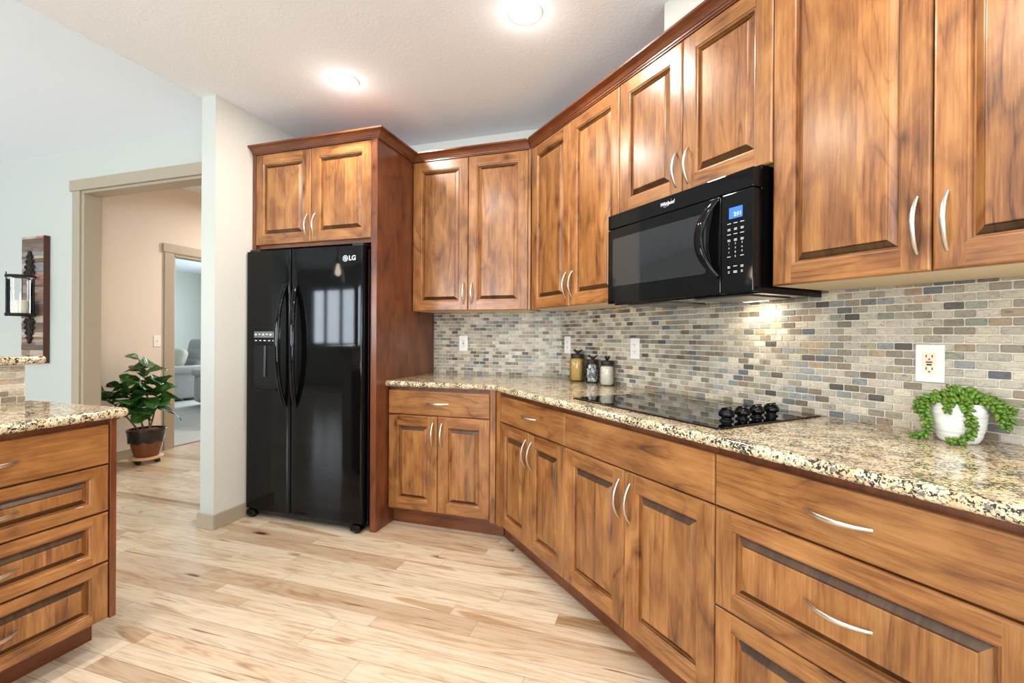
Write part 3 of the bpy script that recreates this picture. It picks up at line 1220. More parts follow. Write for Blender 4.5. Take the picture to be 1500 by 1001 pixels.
# ice and water dispenser on the freezer door
mb = MB()
dx0, dx1, dz0, dz1 = fx(-2.545), fx(-2.315), 0.838, 1.250
yo = -0.0035
mb.box(dx0, dx1, yo, 0.01, 1.135, dz1, c=0.002)
mb.box(dx0, dx0 + 0.016, yo, 0.01, dz0, 1.135, c=0.002)
mb.box(dx1 - 0.016, dx1, yo, 0.01, dz0, 1.135, c=0.002)
mb.box(dx0 + 0.016, dx1 - 0.016, yo - 0.012, 0.01, dz0, dz0 + 0.022, c=0.002)
disp = mb.build('dispenser', M_BLACK, dl)
mb = MB()
mb.box(dx0 + 0.016, dx1 - 0.016, -0.0008, 0.004, dz0 + 0.022, 1.135)
mb.build('dispenser_cavity', simple('matte_black', (6, 6, 6), 0.9), dl)
mb = MB()
mb.tube([(fx(-2.43), -0.002, 1.13), (fx(-2.43), -0.004, 1.0), (fx(-2.43), -0.006, 0.93)], 0.012, 8)
mb.build('dispenser_lever', M_BLACKM, dl)
mb = MB()
mb.box(dx0 + 0.022, dx1 - 0.022, yo - 0.0008, yo, 1.182, 1.222)
mb.build('display_panel', simple('display_grey', (96, 98, 100), 0.3), dl)
for k in range(6):
    xx = dx0 + 0.030 + k * 0.030
    mb = MB()
    mb.box(xx, xx + 0.014, yo - 0.0016, yo - 0.0008, 1.196 + 0.004 * (k % 2), 1.208)
    mb.build('control_icon', M_GREYTXT, dl)
for k in range(5):
    xx = dx0 + 0.028 + k * 0.036
    mb = MB()
    mb.box(xx, xx + 0.018, yo - 0.0008, yo, 1.160, 1.166)
    mb.build('control_icon', M_GREYTXT, dl)


def text(body, size, loc, mat, parent, name, shear=0.0, align='CENTER', ext=0.0004, rot=(PI / 2, 0, 0), sx=1.0, bold=0.0):
    c = bpy.data.curves.new(name, 'FONT')
    c.body = body
    c.size = size
    c.shear = shear
    c.align_x = align
    c.align_y = 'CENTER'
    c.extrude = ext
    c.offset = bold
    c.materials.append(mat)
    tmp = bpy.data.objects.new(name, c)
    COL.objects.link(tmp)
    me = bpy.data.meshes.new_from_object(tmp.evaluated_get(bpy.context.evaluated_depsgraph_get()))
    bpy.data.objects.remove(tmp)
    me.name = name
    o = bpy.data.objects.new(name, me)
    o.location = loc
    o.rotation_euler = rot
    o.scale = (sx, 1, 1)
    COL.objects.link(o)
    o.parent = parent
    return o


# emblem and letters
mb = MB()
ex, ez = fx(-1.8215), 1.668
bw = 0.004
rows = []
for rr in (0.0165, 0.0192):
    rows.append([(ex + rr * math.cos(2 * PI * k / 24), bw - 0.006, ez + rr * math.sin(2 * PI * k / 24)) for k in range(24)])
mb.grid(rows, True, False)
mb.box(ex - 0.0018, ex + 0.0018, bw - 0.0065, bw - 0.0058, ez - 0.008, ez + 0.009)
mb.box(ex, ex + 0.008, bw - 0.0065, bw - 0.0058, ez - 0.008, ez - 0.0046)
mb.ball((ex - 0.007, bw - 0.006, ez + 0.006), (0.0022, 0.0008, 0.0022))
mb.box(ex + 0.006, ex + 0.018, bw - 0.0065, bw - 0.0058, ez - 0.0015, ez + 0.0015)
rows = [[(ex + rr * math.cos(2 * PI * k / 20), bw - 0.0056, ez + rr * math.sin(2 * PI * k / 20)) for k in range(20)] for rr in (0.0165, 0.001)]
mb.grid(rows, True, False, mi=1)
mb.build('emblem', [M_GREYTXT, simple('emblem_grey', (120, 120, 124), 0.4)], dr)
text('LG', 0.040, (fx(-1.7715), bw - 0.006, ez), M_GREYTXT, dr, 'lettering', bold=0.0012, sx=1.05)
# base grille, feet, hinge cover
mb = MB()
mb.box(fx(FX0) + 0.012, fx(FX1) - 0.012, 0.030, 0.075, 0.026, 0.058)
for k in range(3):
    mb.box(fx(FX0) + 0.06, fx(FX1) - 0.06, 0.026, 0.03, 0.030 + k * 0.009, 0.034 + k * 0.009)
mb.build('base_grille', M_BLACKM, root)
for sx in (fx(FX0) + 0.045, fx(FX1) - 0.045):
    mb = MB()
    mb.box(sx - 0.035, sx + 0.035, -0.002, 0.07, 0.012, 0.050, c=0.008)
    mb.lathe([(0.018, 0), (0.020, 0.004), (0.016, 0.02)], (sx, 0.03, 0), 14, cap=(True, True))
    mb.build('foot', M_BLACK, root)
for sx in (fx(FX0) + 0.05, fx(FX1) - 0.05):
    mb = MB()
    mb.box(sx - 0.04, sx + 0.04, 0.02, 0.16, 1.736, 1.762, c=0.006)
    mb.build('hinge_cover', M_BLACKM, root)

# ------------------------------------------------------------------ microwave
root = thing('microwave', 'black over-the-range microwave hung under the short wall cabinet, above the cooktop', 'microwave', dpt(0), ROT_D)
MX0, MX1, MD, MZ0, MZ1 = -1.711, -0.972, 0.400, 1.350, 1.764
mb = MB()
mb.box(MX0, MX1, -(MD - 0.040), -0.012, MZ0, MZ1 + 0.012, c=0.002)
mb.build('case', M_BLACK, root)
XSP = -1.095
yf = -MD


def rrect(x0, x1, z0, z1, r, y, n=4):
    o = []
    for cx_, cz_, a0 in ((x1 - r, z0 + r, -PI / 2), (x1 - r, z1 - r, 0), (x0 + r, z1 - r, PI / 2), (x0 + r, z0 + r, PI)):
        for k in range(n + 1):
            a = a0 + PI / 2 * k / n
            o.append((cx_ + r * math.cos(a), y, cz_ + r * math.sin(a)))
    return o


def plate(x0, x1, z0, z1, y, th, r=0.004, c=0.003, mi=0, mb=None):
    mb = mb or MB()
    rows = [rrect(x0, x1, z0, z1, r, y + th), rrect(x0, x1, z0, z1, r, y + c), rrect(x0 + c * .3, x1 - c * .3, z0 + c * .3, z1 - c * .3, r, y + c * .3), rrect(x0 + c, x1 - c, z0 + c, z1 - c, r, y)]
    mb.grid(rows, True, False, mi=mi)
    mb.face(rows[-1], mi=mi)
    return mb


plate(MX0, MX1, 1.6985, MZ1, yf, 0.042).build('vent_hood_panel', M_BLACK, root)
dr_ = plate(MX0, XSP - 0.001, MZ0 + 0.004, 1.696, yf, 0.042).build('door', M_BLACK, root)
# door window: frame recess with dotted glass
plate(-1.676, -1.158, 1.432, 1.652, yf - 0.0012, 0.002, 0.012, 0.0008).build('door_window', M_WINBLK, dr_)
mb = MB()
N = 21
path, ra, rb = [], [], []
for i in range(N):
    t = -1 + 2 * i / (N - 1)
    path.append((-1.108 - 0.050 * (1 - t * t), yf - 0.038 * (1 - abs(t) ** 2.4) - 0.001, 1.553 + 0.137 * t))
    ra.append(0.009 + 0.011 * (1 - t * t))
    rb.append(0.007 + 0.003 * (1 - t * t))
mb.tube(path, ra, 12, rb, (0, 1, 0))
mb.build('handle', M_BLACK, dr_)
cp = plate(XSP + 0.001, MX1, MZ0 + 0.004, 1.696, yf, 0.042).build('control_panel', M_BLACK, root)
mb = MB()
mb.box(-1.063, -1.012, yf - 0.0008, yf + 0.001, 1.608, 1.646)
lc = mb.build('display', M_LCD, cp)
text('2:11', 0.019, (-1.030, yf - 0.0012, 1.621), M_LCDTXT, lc, 'clock_digits', sx=0.9)
kx = (-1.063, -1.038, -1.013)


def key_mark(x, z, w=0.0145, rows_=1):
    """small printed legend, too fine to read in the photograph: a plain bar"""
    for k in range(rows_):
        mb = MB()
        zz = z - 0.0045 * k
        mb.box(x - w / 2, x + w / 2, yf - 0.0007, yf - 0.0001, zz - 0.0010, zz + 0.0010)
        mb.build('key_legend', M_GREYTXT, cp)


for i in range(4):
    for x in kx:
        key_mark(x, 1.592 - i * 0.0185, 0.0145 if i % 2 == 0 else 0.011, 1 if i % 2 == 0 else 2)
for i, row in enumerate([('1', '2', '3'), ('4', '5', '6'), ('7', '8', '9')]):
    for x, w in zip(kx, row):
        text(w, 0.0092, (x, yf - 0.0006, 1.522 - i * 0.0145), M_GREYTXT, cp, 'key_digit', ext=0.0001)
text('0', 0.0092, (kx[1], yf - 0.0006, 1.4785), M_GREYTXT, cp, 'key_digit', ext=0.0001)
for x in (kx[0], kx[2]):
    key_mark(x, 1.4785, 0.013)
for x, w, n_ in ((kx[0], 0.010, 2), (kx[1], 0.014, 1), (kx[2], 0.010, 2), ):
    key_mark(x, 1.445, w, n_)
for x, w, n_ in ((kx[0], 0.006, 2), (kx[1], 0.014, 2), (kx[2], 0.006, 2)):
    key_mark(x, 1.428, w, n_)
lg = text('Whirlpool', 0.0205, (-1.346, yf - 0.0006, 1.7345), M_GREYTXT, root, 'lettering', shear=0.28, bold=0.0004, sx=0.86)
mb = MB()
rows = []
for w_ in (0.0, 1.0):
    row = []
    for k in range(25):
        a = math.radians(150 + 300 * k / 24)
        rx, rz = 0.0195 - 0.0014 * w_ * (1 - abs(k - 12) / 12), 0.0125 - 0.0014 * w_ * (1 - abs(k - 12) / 12)
        x, z = rx * math.cos(a), rz * math.sin(a)
        row.append((-1.343 + x * 0.9 + z * 0.9, yf - 0.0009, 1.7345 + z + x * 0.15))
    rows.append(row)
mb.grid(rows, False, False)
mb.build('logo_ring', M_GREYTXT, root)
mb = MB()
mb.box(MX0 + 0.06, MX0 + 0.30, -0.33, -0.10, MZ0 - 0.004, MZ0 - 0.0005)
mb.box(MX1 - 0.30, MX1 - 0.06, -0.33, -0.10, MZ0 - 0.004, MZ0 - 0.0005)
mb.build('grease_filter', simple('filter_mesh', (120, 120, 122), 0.35, 1.0), root)
mb = MB()
mb.box(-1.24, -1.15, -0.10, -0.05, MZ0 - 0.003, MZ0 - 0.0005)
mb.build('task_light_lens', NT('lamp_lens').set((1, 1, 1), 0.4, emit=(1.0, 0.86, 0.66), estr=6.0), root)
tl = area('microwave_task_light', tuple(dpt(-1.19, 0.10, 1.343)), (0.25, 0.25, -1), 0.09, 0.05, 1.1, (1.0, 0.86, 0.66), 150)

# ------------------------------------------------------------------ cooktop
root = thing('cooktop', 'black glass electric cooktop set into the granite counter', 'cooktop', dpt(0, 0, 0.917), ROT_D)
mb = MB()
rows = []
for (i, z) in ((0, 0.0002), (0, 0.0045), (0.002, 0.006), (0.0035, 0.006)):
    rows.append([(p[0], p[2], z) for p in rrect(-1.742 + i, -0.963 - i, -0.570 + i, -0.030 - i, 0.008, 0)])
mb.grid(rows, True, False)
mb.face(rows[-1])
mb.build('glass_top', M_GLASSBLK, root)
mb = MB()
rows = [[(p[0], p[2], z) for p in rrect(-1.7445 + i, -0.9605 - i, -0.5725 + i, -0.0275 - i, 0.009, 0)] for i, z in ((0, 0.0002), (0, 0.0035), (0.0024, 0.0035))]
mb.grid(rows, True, False)
mb.build('trim_rim', simple('cooktop_rim', (70, 50, 42), 0.25, 0.8), root)
mring = simple('burner_print', (46, 46, 48), 0.12)
for (x, y, r_) in ((-1.56, -0.42, 0.105), (-1.55, -0.17, 0.08), (-1.25, -0.40, 0.08), (-1.25, -0.16, 0.10)):
    mb = MB()
    for rr in (r_, r_ * 0.6):
        rows = [[(x + q * math.cos(2 * PI * k / 48), y + q * math.sin(2 * PI * k / 48), 0.0062) for k in range(48)] for q in (rr, rr - 0.0016)]
        mb.grid(rows, True, False)
    mb.build('burner_ring', mring, root)
for d in (0.442, 0.362, 0.285, 0.205):
    mb = MB()
    x = -1.036
    mb.lathe([(0.022, 0.0063), (0.023, 0.009), (0.021, 0.011), (0.0165, 0.013), (0.0165, 0.019), (0.0240, 0.0215), (0.0258, 0.027), (0.0252, 0.034), (0.0215, 0.042), (0.0135, 0.048), (0.001, 0.050)],
             (x, -d, 0), 22)
    mb.box(x - 0.0035, x + 0.0035, -d - 0.024, -d + 0.024, 0.034, 0.0515, c=0.002)
    mb.build('knob', M_BLACK, root)


# ------------------------------------------------------------------ outlets
def outlet(label, loc, rot, x, z, kind, off=0.0086, w=0.070, h=0.115, grp='electrical outlets on the backsplash', name='wall_outlet', cat='outlet'):
    root = thing(name, label, cat, loc, rot, grp)
    y = -off - 0.005
    plate(x - w / 2, x + w / 2, z - h / 2, z + h / 2, y, 0.0049, 0.003, 0.002).build('cover_plate', M_WHITE, root)
    m_in = M_IVORY if kind == 'gfci_red' else M_WHITE
    if kind != 'switch':
        plate(x - 0.0165, x + 0.0165, z - 0.0335, z + 0.0335, y - 0.0015, 0.002, 0.002, 0.0008).build('receptacle', m_in, root)
        for dz in (0.019, -0.019):
            for (xa_, xb_, za_, zb2) in ((-0.0085, -0.006, -0.001, 0.007), (0.006, 0.0085, -0.001, 0.007), (-0.0022, 0.0022, -0.0085, -0.0045)):
                mb = MB()
                mb.box(x + xa_, x + xb_, y - 0.002, y, z + dz + za_, z + dz + zb2)
                mb.build('slot', M_DARKSLOT, root)
        if kind.startswith('gfci'):
            mb = MB()
            mb.box(x - 0.0075, x + 0.0075, y - 0.003, y, z + 0.0015, z + 0.0062)
            mb.build('reset_button', M_RED if kind == 'gfci_red' else M_DARKSLOT, root)
            mb = MB()
            mb.box(x - 0.0062, x + 0.0062, y - 0.003, y, z - 0.0062, z - 0.0018)
            mb.build('test_button', M_DARKSLOT, root)
    else:
        mb = MB()
        mb.box(x - 0.005, x + 0.005, y - 0.009, y, z - 0.003, z + 0.011, c=0.001)
        mb.build('toggle', M_WHITE, root)
    for dz in (-0.047, 0.047):
        mb = MB()
        mb.tube([(x, y - 0.0008, z + dz), (x, y + 0.001, z + dz)], 0.0028, 10, up=(0, 0, 1))
        mb.build('screw', M_WHITE, root)
    return root


outlet('white outlet with red button on tile behind the trailing potted plant', dpt(0), ROT_D, -0.659, 1.127, 'gfci_red')
outlet('white outlet on tile between the lidded jars and the cooktop', dpt(0), ROT_D, -1.954, 1.137, 'plain')
outlet('white outlet plate at the tile corner above the jar of yellow grain', dpt(0), ROT_D, -2.617, 1.144, 'plain')
outlet('white outlet with dark buttons on tile nearest the refrigerator', (0, YW, 0), 0, -1.391, 1.145, 'gfci')
outlet('light switch plate on the hall wall beside the door casing', (HALL_X, 0, 0), ROT_I, 3.375, 1.128, 'switch', 0.001, grp='switches', name='light_switch', cat='switch')

# ------------------------------------------------------------------ recessed lights
M_LENS = NT('downlight_lens').set((1, 1, 1), 0.5, emit=(1.0, 0.95, 0.86), estr=9.0)
DL_LAB = ['recessed downlight in ceiling above the refrigerator doors', 'recessed downlight in ceiling nearest the corner wall cabinets, above the aisle',
          'recessed ceiling downlight over the drawer end of the counter', 'recessed ceiling downlight beside the island end',
          'recessed ceiling downlight in the middle of the kitchen floor', 'recessed ceiling downlight beside the side window',
          'recessed ceiling downlight on the bar side toward the rear', 'recessed ceiling downlight closest to the patio door']
for i, (x, y) in enumerate(DOWN):
    root = thing('ceiling_downlight', DL_LAB[i], 'light', (x, y, KC), 0, 'recessed ceiling downlights')
    mb = MB()
    mb.lathe([(0.082, -0.0005), (0.080, -0.006), (0.066, -0.008), (0.063, -0.003)], (0, 0, 0), 32)
    mb.build('trim_ring', M_WHITE, root)
    mb = MB()
    mb.lathe([(0.0635, -0.004), (0.04, -0.0065), (0.001, -0.0075)], (0, 0, 0), 32)
    mb.build('lens', M_LENS, root)
    l = bpy.data.lights.new('downlight', 'AREA')
    l.shape = 'DISK'
    l.size = 0.12
    l.energy = DOWN_W
    l.color = WARM
    l2 = bpy.data.lights.new('downlight_glow', 'POINT')
    l2.shadow_soft_size = 0.04
    l2.energy = DOWN_W * 0.07
    l2.color = WARM
    o = bpy.data.objects.new('downlight_glow', l2)
    o.location = (x, y, KC - 0.10)
    COL.objects.link(o)
    o = bpy.data.objects.new('downlight_lamp', l)
    o.location = (x, y, KC - 0.012)
    COL.objects.link(o)
# hall lamp
root = thing('hall_ceiling_light', 'flush round ceiling light in the hall', 'light', (-3.9, 4.6, HALL_C), 0)
mb = MB()
mb.lathe([(0.15, -0.001), (0.15, -0.02), (0.135, -0.025)], (0, 0, 0), 32)
mb.build('rim', M_NICKEL, root)
mb = MB()
mb.lathe([(0.14, -0.021), (0.12, -0.06), (0.06, -0.082), (0.001, -0.086)], (0, 0, 0), 32)
mb.build('glass_shade', NT('opal_shade').set((1, 0.95, 0.88), 0.4, emit=(1.0, 0.82, 0.62), estr=4.0), root)
area('hall_lamp', (-3.9, 4.6, HALL_C - 0.12), (0, 0, -1), 0.3, 0.3, 60, (1.0, 0.93, 0.86))


# ------------------------------------------------------------------ jars with bird lids
def mk_glass():
    m = NT('jar_glass')
    tr = m.n.new('ShaderNodeBsdfTransparent')
    tr.inputs[0].default_value = (0.97, 0.98, 0.98, 1)
    gl = m.n.new('ShaderNodeBsdfGlossy')
    gl.inputs['Roughness'].default_value = 0.03
    fr = m.n.new('ShaderNodeFresnel')
    fr.inputs[0].default_value = 1.45
    mx = m.n.new('ShaderNodeMixShader')
    m.l.new(fr.outputs[0], mx.inputs[0])
    m.l.new(tr.outputs[0], mx.inputs[1])
    m.l.new(gl.outputs[0], mx.inputs[2])
    m.l.new(mx.outputs[0], m.n['Material Output'].inputs['Surface'])
    return m.mat


M_JAR = mk_glass()
m = NT('yellow_grain')
vc = m.voro(m.obj(), 190, 'Color')
m.set(m.mix(m.voro(m.obj(), 190), lin((250, 206, 112)), lin((190, 134, 56))), 0.6)
m.bump(m.voro(m.obj(), 190), 0.8, 0.004)
M_GRAIN = m.mat
m = NT('white_flour')
m.set(m.ramp(m.noise(m.obj(), 60, 3), [(0.3, lin((232, 212, 182))), (0.7, lin((246, 232, 208)))]), 0.9)
M_FLOUR = m.mat
M_LID = simple('dark_bronze_lid', (44, 36, 32), 0.5, 0.4)
JZ = 0.9173


def jar(label, cx_, cy_, r, h, kind, bird_rot):
    root = thing('lidded_jar', label, 'jar', (cx_, cy_, JZ), 0, 'glass jars with bird lids')
    mb = MB()
    nk = 0.78
    prof = [(0.001, 0.0), (r * 0.80, 0.0), (r * 0.93, 0.004), (r, 0.016), (r, h * 0.72), (r * 0.97, h * 0.80), (r * 0.86, h * 0.875), (r * nk, h * 0.90), (r * nk, h)]
    sq = lambda a, z: 1.0 - 0.035 * (math.cos(4 * a)) if z < h * 0.85 else 1.0
    mb.lathe(prof, (0, 0, 0), 32, fn=sq)
    mb.build('glass', M_JAR, root)
    mb = MB()
    lz = h * 0.94
    mb.lathe([(r * nk + 0.003, lz - 0.006), (r * nk + 0.0045, lz - 0.003), (r * nk + 0.004, lz + 0.016), (r * nk + 0.001, lz + 0.0195), (0.001, lz + 0.020)], (0, 0, 0), 28)
    lid = mb.build('lid', M_LID, root)
    # bird
    mb = MB()
    Rz = Matrix.Rotation(bird_rot, 3, 'Z')
    zb_ = lz + 0.020
    A = lambda x, y, z: tuple(Rz @ Vector((x, y, 0)) + Vector((0, 0, zb_ + z)))
    mb.tube([A(-0.018, 0, 0.019), A(-0.010, 0, 0.014), A(0.0, 0, 0.009), A(0.010, 0, 0.010), A(0.022, 0, 0.019), A(0.031, 0, 0.026)],
            [0.004, 0.0085, 0.0105, 0.008, 0.0045, 0.003], 10)
    mb.ball(A(-0.018, 0, 0.021), (0.0075, 0.0075, 0.0075), 10, 8)
    mb.tube([A(-0.024, 0, 0.021), A(-0.031, 0, 0.020)], [0.003, 0.0005], 8)
    mb.tube([A(0, 0, 0.003), A(0, 0, -0.001)], 0.004, 8)
    mb.build('bird_knob', M_LID, lid)
    # contents
    ri = 0.955
    hf = {'grain': 0.86, 'shell': 0.84, 'flour': 0.84}[kind]
    pf = [(0.001, 0.003), (r * 0.78, 0.003), (r * 0.90 * ri, 0.006), (r * ri, 0.017), (r * ri, h * 0.72), (r * 0.95 * ri, h * 0.79), (r * 0.84 * ri, h * hf), (0.001, h * hf + 0.002)]
    if kind in ('grain', 'flour'):
        mb = MB()
        mb.lathe(pf, (0, 0, 0), 32, fn=sq)
        mb.build('contents', M_GRAIN if kind == 'grain' else M_FLOUR, root)
    else:
        mb = MB()
        r_ = random.Random(4)
        for k in range(80):
            a, zz = r_.random() * 2 * PI, r_.uniform(0.012, h * 0.80)
            rr = r * (0.74 if zz < h * .7 else .58) * math.sqrt(r_.uniform(0.55, 1))
            c = (rr * math.cos(a), rr * math.sin(a), zz)
            E3 = Matrix.Rotation(a + PI / 2, 3, 'Z') @ Matrix.Rotation(r_.uniform(0.3, 1.2), 3, 'Y') @ Matrix.Rotation(r_.uniform(-0.3, 0.3), 3, 'X')
            g = r_.choice((0.85, 0.8, 0.75, 0.25, 0.12))
            mb.ball(c, (0.016, 0.004, 0.005), 8, 5, E3, tone=(g, g, g * 0.97))
        mm = NT('striped_shells')
        mm.set(mm.tone(), 0.4)
        mb.build('contents', mm.mat, root)['kind'] = 'stuff'
    return root


def jar_at(u_front, s_off, r):
    return u_front


jar('tallest lidded jar full of yellow grain, at the backsplash corner', -0.4995, 2.931, 0.049, 0.165, 'grain', 0.4)
jar('middle lidded jar filled with black and white shells', -0.391, 2.835, 0.0405, 0.133, 'shell', 0.15)
jar('lidded jar of white flour, closest to the cooktop', -0.2896, 2.729, 0.0430, 0.133, 'flour', 1.2)


# ------------------------------------------------------------------ trailing succulent
PX, PY = 0.794, 1.588
root = thing('potted_succulent', 'trailing green bead succulent in ribbed white pot on granite counter', 'plant', (PX, PY, JZ), 0)
mb = MB()
prof = [(0.001, 0.0), (0.038, 0.0), (0.042, 0.004), (0.0475, 0.016)]
for k in range(24):
    t = k / 23
    rr = 0.0475 + 0.0115 * math.sin(min(1, t * 1.25) * PI / 2) - 0.006 * max(0, t - 0.7) / 0.3
    prof.append((rr + (0.0010 if k % 3 == 1 else -0.0006 if k % 3 == 0 else 0), 0.016 + 0.092 * t))
prof += [(0.0520, 0.1095), (0.0490, 0.109), (0.0475, 0.100), (0.001, 0.099)]
mb.lathe(prof, (0, 0, 0), 48)
m = NT('white_glaze')
m.set(m.ramp(m.noise(m.vmul(m.obj(), (6, 6, 90)), 1, 3), [(0.35, lin((214, 210, 200))), (0.6, lin((240, 238, 232)))]), 0.22)
mb.build('pot', m.mat, root)
vr = math.atan2(-PY, -PX)          # direction towards the camera
cf = Vector((-PX, -PY, 0)).normalized()               # towards the viewer
cr = Vector((-cf.y, cf.x, 0))                         # viewer's right on the plan
mb = MB()
r_ = random.Random(11)


def bead(c, dirv, L=0.0085, w=0.0048):
    q = Vector(dirv).to_track_quat('Z', 'Y').to_matrix()
    g = r_.uniform(0.7, 1.15)
    mb.ball(c, (w, w, L), 7, 5, q, tone=(g * r_.uniform(0.8, 1.15), g, g * 0.8))


def strand(pts, n, spread=0.010, size=1.0):
    pts = [Vector(p) for p in pts]
    # catmull-rom
    for i in range(n):
        t = i / (n - 1) * (len(pts) - 1)
        k = min(int(t), len(pts) - 2)
        f = t - k
        p0, p1, p2, p3 = pts[max(k - 1, 0)], pts[k], pts[k + 1], pts[min(k + 2, len(pts) - 1)]
        p = 0.5 * ((2 * p1) + (p2 - p0) * f + (2 * p0 - 5 * p1 + 4 * p2 - p3) * f * f + (3 * p1 - p0 - 3 * p2 + p3) * f ** 3)
        tg = (p2 - p0).normalized()
        sz = size * (1.0 if i < n - 6 else 0.62 + 0.06 * (n - i))
        for j in range(3):
            a = 2.4 * (i * 3 + j) + r_.uniform(-0.4, 0.4)
            s_ = tg.cross(Vector((0.3, 0.5, 0.8))).normalized()
            b_ = tg.cross(s_)
            d = s_ * math.cos(a) + b_ * math.sin(a)
            c = p + d * spread * 0.8 * sz
            c.z = max(c.z, 0.006)
            bead(c, d * 1.0 + tg * 0.6, 0.0085 * sz, 0.0050 * sz)


def V(r, f, z):
    p = cr * r * 0.84 + cf * f * 0.82
    return (p.x, p.y, z)


# mound
for k in range(230):
    a, q = r_.random() * 2 * PI, math.sqrt(r_.random())
    x, y = 0.076 * q * math.cos(a), 0.066 * q * math.sin(a)
    z = 0.106 + 0.034 * (1 - q * q) + r_.uniform(-0.006, 0.010) + 0.006 * math.sin(5 * a)
    bead(V(x, y, z), (math.cos(a) * q, math.sin(a) * q, 0.7), 0.0088, 0.0052)
strand([V(-0.050, 0.02, 0.122), V(-0.078, 0.035, 0.105), V(-0.082, 0.045, 0.075), V(-0.075, 0.05, 0.045), V(-0.080, 0.055, 0.018), V(-0.098, 0.05, 0.010), V(-0.122, 0.045, 0.008)], 20)
strand([V(-0.060, 0.0, 0.118), V(-0.090, 0.01, 0.110), V(-0.104, 0.015, 0.090), V(-0.100, 0.02, 0.072)], 11)
strand([V(-0.066, 0.03, 0.118), V(-0.092, 0.03, 0.098), V(-0.090, 0.034, 0.076)], 9)
strand([V(0.012, 0.066, 0.116), V(0.020, 0.080, 0.100), V(0.026, 0.084, 0.070), V(0.030, 0.080, 0.040), V(0.012, 0.080, 0.016), V(-0.012, 0.078, 0.009), V(-0.026, 0.074, 0.008)], 21)
strand([V(-0.022, 0.064, 0.116), V(-0.026, 0.078, 0.102), V(-0.026, 0.080, 0.086)], 7)
strand([V(0.050, 0.03, 0.118), V(0.080, 0.035, 0.108), V(0.092, 0.03, 0.085), V(0.100, 0.02, 0.060), V(0.110, 0.01, 0.048)], 14)
strand([V(0.060, 0.0, 0.118), V(0.095, 0.0, 0.106), V(0.115, -0.004, 0.098), V(0.128, -0.01, 0.094)], 11)
strand([V(0.056, 0.02, 0.122), V(0.090, 0.02, 0.104), V(0.112, 0.012, 0.078), V(0.122, 0.004, 0.062)], 12)
strand([V(0.04, -0.03, 0.125), V(0.075, -0.03, 0.122), V(0.10, -0.035, 0.11)], 9)
m = NT('succulent_bead')
m.set(m.mix(1.0, lin((96, 128, 42)), m.tone(), 'MULTIPLY'), 0.35)
mb.build('foliage', m.mat, root)['kind'] = 'stuff'

# ------------------------------------------------------------------ fiddle-leaf plant in the hall
QX, QY = -4.575, 3.075
root = thing('potted_fiddle_leaf_plant', 'leafy green plant in brown and black glazed pot on hall floor', 'plant', (QX, QY, 0), 0)
mb = MB()
N8 = 64
fac = lambda a, z: 0.82 * (1.0 + 0.012 * math.cos(8 * a))
zc0 = 0.062
prof = [(0.001, zc0), (0.112, zc0), (0.118, zc0 + 0.006), (0.150, zc0 + 0.11), (0.168, zc0 + 0.19)]
mb.lathe(prof, (0, 0, 0), N8, fn=fac, mi=0)
rows = []
for (r, z, sc) in ((0.1665, 0.150, 1), (0.171, 0.152, 1), (0.176, 0.20, 0), (0.182, 0.232, 0), (0.187, 0.240, 0), (0.186, 0.252, 0), (0.172, 0.250, 0), (0.165, 0.225, 0)):
    rows.append([(0.82 * r * math.cos(2 * PI * k / N8), 0.82 * r * math.sin(2 * PI * k / N8), zc0 + z - (0.022 * abs(math.sin(4 * 2 * PI * k / N8)) if sc else 0)) for k in range(N8)])
mb.grid(rows, True, True, mi=1)
mb.build('pot', [simple('brown_glaze', (112, 62, 34), 0.12), simple('black_glaze', (30, 27, 30), 0.1)], root)
mb = MB()
rows = []
r_ = random.Random(3)
for q in (0.001, 0.035, 0.07, 0.10, 0.136):
    rows.append([(q * math.cos(2 * PI * k / 24), q * math.sin(2 * PI * k / 24), zc0 + 0.232 + r_.uniform(-0.008, 0.010)) for k in range(24)])
mb.grid(rows, True, False)
m = NT('bark_mulch')
m.set(m.ramp(m.noise(m.obj(), 60, 4, 0.7), [(0.35, lin((84, 48, 30))), (0.65, lin((170, 112, 74)))]), 0.9)
mb.build('soil', m.mat, root)
mst = simple('plant_stem', (104, 92, 66), 0.7)
mlf = NT('fiddle_leaf')
uvn = mlf.uv()
sep = mlf.n.new('ShaderNodeSeparateXYZ')
mlf.l.new(uvn, sep.inputs[0])
rib = mlf.ramp(mlf.math('ABSOLUTE', sep.outputs[0]), [(0.03, (1.9, 1.9, 1.4)), (0.09, (1, 1, 1))])
vein = mlf.math('ABSOLUTE', mlf.math('SUBTRACT', mlf.math('FRACT', mlf.math('SUBTRACT', mlf.math('MULTIPLY', sep.outputs[1], 7.0), mlf.math('MULTIPLY', mlf.math('ABSOLUTE', sep.outputs[0]), 2.0))), 0.5))
vr_ = mlf.ramp(vein, [(0.42, (1, 1, 1)), (0.5, (1.45, 1.45, 1.2))])
lc_ = mlf.mix(1.0, mlf.mix(1.0, lin((54, 92, 42)), mlf.tone(), 'MULTIPLY'), mlf.mix(1.0, rib, vr_, 'MULTIPLY'), 'MULTIPLY')
mlf.set(lc_, 0.3, spec=0.5)
leaves = MB()


